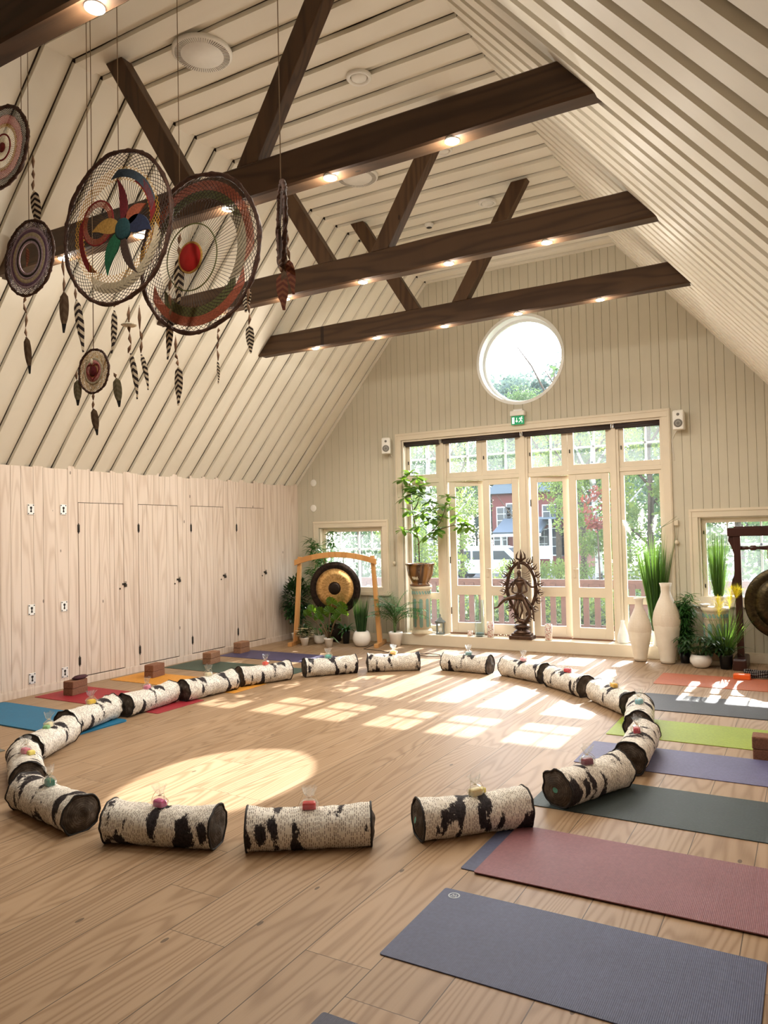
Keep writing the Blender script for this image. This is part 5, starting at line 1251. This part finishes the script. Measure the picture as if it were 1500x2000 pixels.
def petal(t, c, a, L, wd, mat, curl=.8, r0=.05):
    mb = MB(); n = 10; vs = []; p = Vector((c[0]+r0*cos(a), 0, c[1]+r0*sin(a))); aa = a
    for i in range(n+1):
        s = i/n; h = wd*sin(pi*min(1, s*.85+.15))**.8*(1-s)**.4; d = Vector((cos(aa), 0, sin(aa))); sd2 = Vector((-sin(aa), 0, cos(aa)))
        vs += [p-sd2*h+Vector((0, -.004, 0)), p+sd2*h+Vector((0, -.004, 0)), p+sd2*h+Vector((0, .004, 0)), p-sd2*h+Vector((0, .004, 0))]; p = p+d*L/n; aa += curl/n
    mb.add(vs, [(i*4+q, i*4+(q+1) % 4, (i+1)*4+(q+1) % 4, (i+1)*4+q) for i in range(n) for q in range(4)]+[(3, 2, 1, 0), (n*4, n*4+1, n*4+2, n*4+3)]); mb.build('petal', MY[mat], t)
petal(t, cc, 1.45, .27, .036, 'maroon', .7); petal(t, cc, .15, .20, .062, 'navy', -1.1); petal(t, cc, .75, .17, .05, 'rust', -.7); petal(t, cc, -2.4, .24, .055, 'green', .9); petal(t, cc, -1.5, .27, .034, 'brown', .9); petal(t, cc, 2.75, .22, .055, 'gold', .7)
band(t, .126, .135, 'red', (-.15, .06)); net(t, .093, .126, 60, 'rust', .3, (-.15, .06)); net(t, .055, .092, 34, 'black', 0, (-.15, .06), name='spokes')
hang(t, [(-.235, .385), (.03, .44)])
for a, b, w_, m in (((148, 585), (160, 688), 16, m_fz), ((222, 606), (214, 690), 12, m_fz), ((124, 570), (122, 650), 19, m_fb)): feather(t, y, a, b, w_, m)
scraps(t, y, [(145, 540), (147, 562), (148, 585)]); scraps(t, y, [(228, 588), (222, 600)]); scraps(t, y, [(122, 500), (125, 540), (124, 570)])
for pts, f, w_ in (([(252, 596), (252, 632), (253, 650), (256, 672), (250, 690)], ((254, 690), (264, 780)), 11), ([(272, 596), (273, 645), (277, 665), (275, 690)], ((275, 692), (286, 762)), 9)): scraps(t, y, pts); feather(t, y, f[0], f[1], w_, m_fz)
mb = MB(); mb.lathe([(0, -.010), (.035, -.006), (.045, 0), (.03, .008), (0, .010)], local(t, at_y(252, 635, y)), 18); mb.build('stone', MY['ash'], t)
# red-centred one behind it
y = 3.38; t = catcher('large dreamcatcher with a red centre and rust and olive bands, behind the pinwheel one', 386, 496, y)
R = .475; hoop(t, R, .015); net(t, R*.66, R*.97, 72, 'brown', .5); net(t, R*.80, R*.92, 104, 'rust', .22, a0=-.1, a1=2.9); net(t, R*.70, R*.80, 104, 'olive', .2, a0=.2, a1=2.7); net(t, R*.80, R*.92, 104, 'rust', .22, a0=3.7, a1=5.7); net(t, R*.68, R*.80, 104, 'olive', .2, a0=3.9, a1=5.6); net(t, R*.66, R*.80, 90, 'cream', .2, a0=-.5, a1=.4); net(t, R*.14, R*.66, 86, 'black', 0, c=(-.06, -.01), c1=(0, 0), th=.0015, name='spokes')
band(t, .048, .060, 'gold', (-.06, -.01)); mb = MB(); mb.lathe([(0, -.010), (.085, -.006), (.085, .006), (0, .010)], (-.06, 0, -.01), 36, axis='Y'); mb.build('centre', simple('bright red felt', (.42, .012, .010), .8), t); band(t, .085, .098, 'gold', (-.06, -.01)); band(t, .20, .207, 'olive', (-.05, -.01), th=.004)
hang(t, [(-.14, .455)])
for a, b, w_, m in (((350, 500), (345, 600), 20, m_fz), ((332, 620), (325, 702), 14, m_fz), ((348, 715), (346, 792), 16, m_fz), ((424, 705), (424, 750), 5, m_fz), ((486, 635), (488, 690), 15, m_fz), ((482, 560), (478, 610), 16, m_fz)): feather(t, y, a, b, w_, m)
scraps(t, y, [(353, 455), (349, 478), (350, 500)], .014); scraps(t, y, [(334, 540), (330, 570), (334, 600), (332, 620)], .014); scraps(t, y, [(343, 655), (343, 690), (347, 702), (348, 715)]); scraps(t, y, [(427, 640), (425, 650), (427, 668), (424, 682), (426, 705)], .008); scraps(t, y, [(486, 556), (483, 590), (487, 612), (486, 635)])
# purple one
y = 3.0; t = catcher('small dreamcatcher of purple and cream woven rings with an open centre', 57, 504, y)
R = .235; hoop(t, R, .010); net(t, R*.80, R*.96, 70, 'brown', .3); net(t, R*.82, R*.95, 50, 'lilac', .2); band(t, R*.76, R*.82, 'lilac'); band(t, R*.68, R*.76, 'purple'); band(t, R*.58, R*.68, 'cream'); band(t, R*.52, R*.58, 'lilac'); band(t, R*.46, R*.52, 'black'); band(t, R*.40, R*.46, 'lilac')
hang(t, [(-.0, .23)]); feather(t, y, (52, 485), (50, 520), 8, m_fr)
scraps(t, y, [(50, 578), (46, 592), (52, 612), (50, 640), (52, 658)]); feather(t, y, (50, 658), (56, 730), 15, m_fb)
# left edge pink one
t = catcher('dreamcatcher with pink netting cut off by the left picture edge', 4, 288, y)
R = .262; hoop(t, R, .013); net(t, R*.78, R*.96, 76, 'black', .35); net(t, R*.58, R*.80, 90, 'pink', .3); net(t, R*.50, R*.60, 60, 'mustard', .2); net(t, R*.12, R*.52, 60, 'ash', 0, name='spokes'); band(t, R*.30, R*.34, 'red'); mb = MB(); mb.lathe([(0, -.006), (R*.12, -.004), (R*.12, .004), (0, .006)], (0, 0, 0), 20, axis='Y'); mb.build('centre', MY['red'], t)
hang(t, [(.20, .18)]); scraps(t, y, [(64, 300), (65, 330), (66, 350), (64, 372)], .012); feather(t, y, (65, 372), (73, 448), 20, m_fz)
# small cream one
t = catcher('smallest dreamcatcher, cream net with a pink heart and a dark middle', 183, 725, y)
R = .128; hoop(t, R, .0075); net(t, R*.62, R*.95, 60, 'mustard', .4, th=.0012); net(t, R*.6, R*.9, 50, 'cream', .3, th=.0016); band(t, R*.50, R*.62, 'cream'); band(t, R*.28, R*.50, 'pink'); band(t, R*.24, R*.29, 'gold')
mb = MB(); mb.lathe([(0, -.012), (R*.2, -.010), (R*.25, -.004), (R*.25, .004), (0, .006)], (0, 0, 0), 24, axis='Y'); mb.build('centre', MY['maroon'], t)
mb = MB(); mb.lathe([(0, -.018), (.006, -.012), (.010, -.002), (.006, .014), (0, .02)], (0, -.014, R*.42), 12); mb.build('bead', MY['ash'], t)
mb = MB(); H = []
for k in range(33): q = 2*pi*k/32; H.append((.0036*R/.128*16*sin(q)**3*.95, -.007, .0036*R/.128*(13*cos(q)-5*cos(2*q)-2*cos(3*q)-cos(4*q))*.95))
mb.tube(H, .0025, 5); mb.build('heart', MY['red'], t)
hang(t, [(0, .128)])
for a, b, w_, m in (((150, 742), (150, 792), 16, m_ft), ((226, 738), (231, 795), 16, m_ft), ((181, 798), (188, 850), 14, m_fb)): feather(t, y, a, b, w_, m)
scraps(t, y, [(150, 725), (150, 742)]); scraps(t, y, [(222, 728), (226, 738)]); scraps(t, y, [(182, 766), (182, 782), (181, 798)], .009)
# edge-on one
t = catcher('dreamcatcher seen edge-on, a narrow dark twig loop with brown feathers', 550, 440, y, atan2(at_y(550, 440, y).y, at_y(550, 440, y).x-CAM.x)+.09)
R = .20; hoop(t, R, .013); net(t, R*.3, R*.95, 40, 'brown', .5); hang(t, [(0, .2)])
scraps(t, y, [(548, 505), (546, 520), (552, 535)]); feather(t, y, (566, 508), (573, 575), 13, m_fr); feather(t, y, (552, 535), (556, 606), 18, m_fr); feather(t, y, (559, 495), (550, 565), 9, m_fb); scraps(t, y, [(562, 455), (560, 480), (566, 508)])

# ------------------------------------------------------------------ outside
m_lawn = simple('meadow grass', (.06, .11, .025), .9, var=.4, scale=.6); m_road = simple('grey asphalt', (.07, .07, .075), .9, scale=2.)
mb = MB(); mb.span((-120, YB+.4, -1.5), (120, 180, -1.35)); o = mb.build('lawn', m_lawn); struct(o); o['kind'] = 'structure'
mb = MB(); mb.span((-60, 42, -1.349), (40, 52, -1.335)); struct(mb.build('road', m_road))
m_deck = woodmat('silvery deck boards', (.42, .33, .27), (.28, .20, .15), 'X', plank=.12, rough=.7, gap=.004)
mb = MB(); mb.span((-1.2, YB+.32, -.12), (9, 12.7, -.03)); struct(mb.build('deck', m_deck))
m_rail = simple('red-brown rail paint', (.115, .055, .042), .6, var=.15)
t = thing('deck_railing', 'red-brown wooden railing along the deck outside the windows', 'railing', (0, 12.55, 0))
mb = MB(); mb.span((-1.2, -.04, .69), (9, .04, .83)); mb.build('top_rail', m_rail, t); mb = MB(); mb.span((-1.2, -.02, .0), (9, .02, .08)); mb.build('bottom_rail', m_rail, t)
me = None; x = -1.1
mb = MB(); mb.box((0, -.045, .37), (.095, .022, .78)); me = mb.mesh('baluster', m_rail)
while x < 8.6:
    o = linkmesh('baluster', me, t); o.location = (x, 0, 0); x += .186
mb = MB(); mb.span((-1.2, -.01, .70), (9, .0, .83))
# trees
m_tl = [leafmat('birch leaves', (.12, .17, .045), .35, .6, .35, .35, (.36, .46, .10)), leafmat('deep green leaves', (.065, .11, .045), .3, .6, .35, .3, (.16, .26, .09)), leafmat('far bluish leaves', (.10, .15, .13), .3, .6, .3, .2, (.22, .30, .22)), leafmat('red autumn leaves', (.20, .05, .03), .25, .5, .3, .4, (.28, .08, .05))]  # far leaves tinted bluish to imitate distance haze
def bark():
    b = NB('birch trunk bark'); n = b.noise(b.map(b.coord(), (1.2, 1.2, 4.5)), 2., 3); return b.done(b.ramp(n, [(.35, (.05, .045, .04)), (.47, (.55, .53, .50)), (.7, (.75, .73, .70))]), .8)
m_bark = bark(); m_bark2 = simple('brown bark', (.09, .06, .04), .9, var=.3)
def crown_mesh(seed, n, rx, rz, leafsz, mat, cone=0., hole=.25):
    r2 = random.Random(seed); mb = MB(); blobs = []
    for k in range(26):
        z = r2.uniform(-1, 1); a = r2.uniform(0, 2*pi); q = sqrt(1-z*z)*r2.uniform(.35, .95)*(1-cone*(z+1)/2); blobs.append((Vector((q*cos(a)*rx, q*sin(a)*rx, z*rz)), r2.uniform(.25, .45)*rx*(1-cone*.5*(z+1)/2)))
    for i in range(n):
        c, r = r2.choice(blobs); z = r2.uniform(-1, 1); a = r2.uniform(0, 2*pi); q = sqrt(1-z*z); rr = r*r2.uniform(.6, 1.05); p = c+Vector((q*cos(a)*rr, q*sin(a)*rr, z*rr*.8))
        u = Vector((r2.gauss(0, 1), r2.gauss(0, 1), r2.gauss(0, 1))).normalized(); v = u.orthogonal().normalized(); s = leafsz*r2.uniform(.6, 1.3)
        mb.add([p, p+u*s*.5+v*s*.32, p+u*s, p+u*s*.5-v*s*.32], [(0, 1, 2, 3)])
    return mb.mesh('crown', mat)
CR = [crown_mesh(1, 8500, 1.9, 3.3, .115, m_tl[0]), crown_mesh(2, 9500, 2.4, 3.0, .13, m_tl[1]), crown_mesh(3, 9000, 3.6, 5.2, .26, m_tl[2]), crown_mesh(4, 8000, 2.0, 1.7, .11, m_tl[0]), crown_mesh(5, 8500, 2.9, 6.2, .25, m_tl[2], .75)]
TRK = []
for birch in (0, 1):
    mb = MB(); mb.tube([(0, 0, -1.2), (.05, 0, 1.2), (-.05, .05, 3.5), (.08, 0, 6)], [.115, .095, .07, .03], 10)
    for a in range(6): mb.tube([(0, 0, 1.8+a*.6), (cos(a*2.1)*.8, sin(a*2.1)*.8, 2.6+a*.7), (cos(a*2.1)*1.5, sin(a*2.1)*1.5, 3.4+a*.7)], [.04, .028, .012], 6)
    TRK.append(mb.mesh('trunk', m_bark if birch else m_bark2))
TRE = [   # px of the trunk, distance y, crown, base height of crown centre, scale, birch, label
 (838, 20, 0, 2.9, .8, 1, 'birch with a pale trunk outside the left sidelight of the french windows'),
 (882, 24, 3, 2.9, .72, 0, 'sunlit yellow-green tree outside the leftmost french door'),
 (902, 34, 1, 5.3, .95, 0, 'darker green tree behind the yellow-green one, left of the red house'),
 (1022, 40, 1, 6.9, .8, 0, 'tall green tree above the roof of the red house'),
 (1090, 26, 3, 4.5, .85, 0, 'yellow-green tree hanging over the porch of the house'),
 (1164, 20, 0, 3.2, .62, 1, 'birch with a black and white trunk outside the fourth french door'),
 (1205, 30, 1, 4.0, 1.0, 0, 'green tree right behind the white-trunked birch'),
 (1272, 20, 0, 2.5, .9, 0, 'sunlit yellow-green tree outside the right sidelight'),
 (1310, 28, 1, 4.0, 1.3, 0, 'green tree hidden partly by the right window casing'),
 (1440, 22, 1, 2.8, 1.2, 0, 'green tree outside the right gable window'),
 (700, 26, 1, 3.2, 1.3, 0, 'green tree outside the left gable window'),
 (640, 34, 1, 4.2, 1.4, 0, 'green tree at the left side of the left gable window'),
 (790, 32, 1, 4.8, 1.3, 0, 'green tree left of the big windows')]
def tree(px, y, ci, zc_, s, birch, lab, rz):
    p = at_y(px, 1035, y); t = thing('tree', lab, 'tree', (p.x, p.y, -1.35), rz, group='trees outside the windows')
    o = linkmesh('crown', CR[ci], t); o.location = (0, 0, zc_+1.35); o.scale = (s, s, s)
    o = linkmesh('trunk', TRK[birch], t); o.location = (0, 0, 1.0); o.scale = (1, 1, max(.6, (zc_+1.35)/(4.5 if zc_ < 5.5 else 7.)))
for i, a in enumerate(TRE): tree(*a, rz=i*1.3)
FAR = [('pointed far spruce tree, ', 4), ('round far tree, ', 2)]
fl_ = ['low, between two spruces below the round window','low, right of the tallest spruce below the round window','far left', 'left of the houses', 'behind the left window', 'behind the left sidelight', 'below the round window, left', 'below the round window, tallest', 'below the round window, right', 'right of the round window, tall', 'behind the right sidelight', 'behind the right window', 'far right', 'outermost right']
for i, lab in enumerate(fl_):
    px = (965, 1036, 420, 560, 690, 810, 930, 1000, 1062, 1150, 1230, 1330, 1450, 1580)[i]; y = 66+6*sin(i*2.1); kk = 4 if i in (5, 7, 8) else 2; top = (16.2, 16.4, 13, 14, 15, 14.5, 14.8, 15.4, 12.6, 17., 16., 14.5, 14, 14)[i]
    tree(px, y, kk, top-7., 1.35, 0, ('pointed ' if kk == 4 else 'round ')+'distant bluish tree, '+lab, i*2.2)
p = at_y(1108, 690, 24); t = thing('tree', 'thin tree whose loose twigs show at the right rim of the round window', 'tree', (p.x, p.y, -1.35), 0, group='trees outside the windows'); o = linkmesh('crown', crown_mesh(9, 420, .9, 1.9, .20, m_tl[1]), t); o.location = (0.25, 0, 7.4); o = linkmesh('trunk', TRK[0], t); o.location = (.3, 0, 1.2)
t = thing('shrub', 'small red-leaved shrub crown glowing in front of the birch', 'shrub', at_y(1165, 990, 15.6)+Vector((0, 0, -3.2)), 0); o = linkmesh('foliage', crown_mesh(12, 260, .33, .40, .09, m_tl[3]), t); o.location = (0, 0, 3.2); mb = MB(); mb.tube([(0, 0, -.4), (.03, 0, 1.6), (0, 0, 3.1)], [.03, .02, .01], 6); mb.build('stem', m_bark2, t)
HB = crown_mesh(20, 3000, .75, .62, .07, m_tl[1]); HB2 = crown_mesh(21, 3000, .75, .62, .07, m_tl[0])
for i, (px, y) in enumerate(((855, 14.5), (905, 15.), (950, 14.6), (1000, 15.2), (1060, 14.8), (1110, 15.0), (1160, 14.6), (1215, 15.1), (1260, 14.6), (700, 15.), (760, 14.6), (1400, 14.8), (1460, 15.1))):
    p = at_y(px, 1035, y); nm = ['left sidelight', 'leftmost french door', 'gap by the van', 'second french door', 'statue', 'third french door', 'fourth french door', 'right mullion', 'right sidelight', 'left gable window', 'left casing', 'right gable window', 'right picture edge'][i]
    t = thing('bush', ('dark green' if i % 2 else 'light green')+' bush behind the railing in line with the '+nm, 'bush', (p.x, p.y, -1.35), i, group='bushes behind the railing'); o = linkmesh('foliage', HB if i % 2 else HB2, t); o.location = (0, 0, .95); o.scale = (1.2, 1.2, 1.25); mb = MB(); mb.tube([(0, 0, 0), (0, 0, .7)], .03, 6); mb.build('stem', m_bark2, t)
for px, y, nm in ((992, 24, 'large bush in front of the red house'), (1065, 22.5, 'large bush below the porch, left'), (1098, 24, 'large bush below the porch, right'), (1140, 22.5, 'large bush beside the white birch trunk'), (852, 23, 'large bush at the rear of the van')):
    p = at_y(px, 1035, y); t = thing('bush', nm, 'bush', (p.x, p.y, -1.35), px*.1, group='larger garden bushes'); o = linkmesh('foliage', HB2, t); o.location = (0, 0, 1.15); o.scale = (.85, .85, 1.35); mb = MB(); mb.tube([(0, 0, 0), (0, 0, 1.1)], .04, 6); mb.build('stem', m_bark2, t)
# house
m_redw = simple('falu red house wall', (.17, .045, .035), .8, var=.1); m_wt = simple('white house trim', (.8, .8, .78), .6, var=.03); m_roof = simple('blue grey roof', (.14, .17, .20), .6); m_dwin = simple('dark window panes', (.04, .05, .06), .15)
y = 58.; a, b = at_y(962, 1035, y).x, at_y(1126, 1035, y).x
t = thing('house', 'red wooden house with white trim and a porch beyond the trees', 'house', ((a+b)/2, y, -1.35)); hw = (b-a)/2
mb = MB(); mb.span((-hw, 0, 0), (hw, 7, 6.2)); mb.build('wall', m_redw, t)
mb = MB(); mb.prism([(-hw-.5, 6.1), (hw+.5, 6.1), (0, 9.2)], 'Y', -.6, 7.5); mb.build('roof', m_roof, t)
def hz(px, py): p = at_y(px, py, y-2.2); return p.x-t.location.x, p.z+1.35
def hz0(px, py): p = at_y(px, py, y-.05); return p.x-t.location.x, p.z+1.35
x0, z0 = hz(974, 1043); x1, z1 = hz(1030, 1030)
mb = MB(); mb.prism([(-2.6, z0), (0, z0+1.2), (0, z0+1.3), (-2.8, z0+.12)], 'X', x0-.3, x1+1.2); mb.build('porch_roof', m_roof, t); mb = MB(); mb.span((x0-.3, -2.75, z0-.22), (x1+1.2, -2.6, z0)); mb.build('gutter', m_wt, t)
for px in (982, 1007, 1046): xx, _ = hz(px, 1060); mb = MB(); mb.span((xx-.07, -2.55, 0), (xx+.07, -2.3, z0-.1)); mb.build('column', m_wt, t)
xx, _ = hz(1077, 1060); mb = MB(); mb.span((xx-.08, -2.5, 0), (xx+.08, -2.2, 3.9)); mb.build('column', m_wt, t)
mb = MB(); xa, _ = hz(1048, 1060); xb, _ = hz(1118, 1060); mb.span((xa, -2.5, 3.9), (xb, 0, 4.05)); mb.build('balcony', m_roof, t)
for k in range(14): mb = MB(); xk = xa+(xx-xa)*(k+.5)/14; mb.span((xk-.03, -2.45, .9), (xk+.03, -2.4, 1.9)); mb.build('baluster', m_wt, t)
for px, py, w_, h in ((985, 1010, 1.3, 1.7), (1004, 1003, 1.3, 1.7), (978, 1060, 1.2, 1.5), (1064, 1055, 1.1, 1.8), (1088, 1058, 1.5, 2.2), (1104, 1058, 1.2, 2.2), (1075, 1005, 1.3, 1.6)):
    xx, zz = hz0(px, py); mb = MB(); mb.span((xx-w_/2, -.12, zz-h/2), (xx+w_/2, -.02, zz+h/2)); wn_ = mb.build('window', m_wt, t); mb = MB()
    for i in (0, 1):
        for j in (0, 1, 2): mb.span((xx-w_/2+.09+i*(w_-.12)/2, -.16, zz-h/2+.09+j*(h-.12)/3), (xx-w_/2+.03+(i+1)*(w_-.12)/2, -.125, zz-h/2+.03+(j+1)*(h-.12)/3))
    mb.build('pane', m_dwin, wn_)
# van
m_van = simple('white van paint', (.75, .78, .80), .3, var=.03); y = 46.
p = at_y(962, 1035, y)
t = thing('van', 'white van parked beyond the trees in front of the red house', 'van', (p.x, y, -1.33), .12)
prof = [(-2.75, .35), (-2.8, 1.1), (-2.7, 1.95), (-2.45, 2.08), (.9, 2.08), (1.15, 2.0), (1.95, 1.25), (2.65, 1.05), (2.8, .8), (2.8, .35)]
mb = MB(); mb.prism(prof, 'Y', -.95, .95); mb.build('body', m_van, t, bev=.05)
for P_, nm in (([(-2.35, 1.25), (-2.35, 1.8), (-1.25, 1.8), (-1.25, 1.25)], 0), ([(-1.1, 1.25), (-1.1, 1.8), (.1, 1.8), (.1, 1.25)], 0), ([(.25, 1.25), (.25, 1.8), (.95, 1.8), (1.5, 1.25)], 0)): mb = MB(); mb.prism(P_, 'Y', -.965, -.945); mb.build('side_window', m_dwin, t)
mb = MB(); mb.add([(1.20, -.8, 1.98), (1.20, .8, 1.98), (1.95, .85, 1.29), (1.95, -.85, 1.29), (1.17, -.8, 1.94), (1.17, .8, 1.94), (1.92, .85, 1.26), (1.92, -.85, 1.26)], [(0, 1, 2, 3), (4, 7, 6, 5), (0, 3, 7, 4), (1, 5, 6, 2), (0, 4, 5, 1), (3, 2, 6, 7)]); mb.build('windscreen', m_dwin, t)
for x in (-1.8, 1.85):
    for s in (-1, 1): mb = MB(); mb.lathe([(0, -.12), (.2, -.12), (.34, -.10), (.36, 0), (.34, .1), (0, .1)], (x, s*.88, .36), 24, axis='Y'); mb.build('wheel', m_black, t)
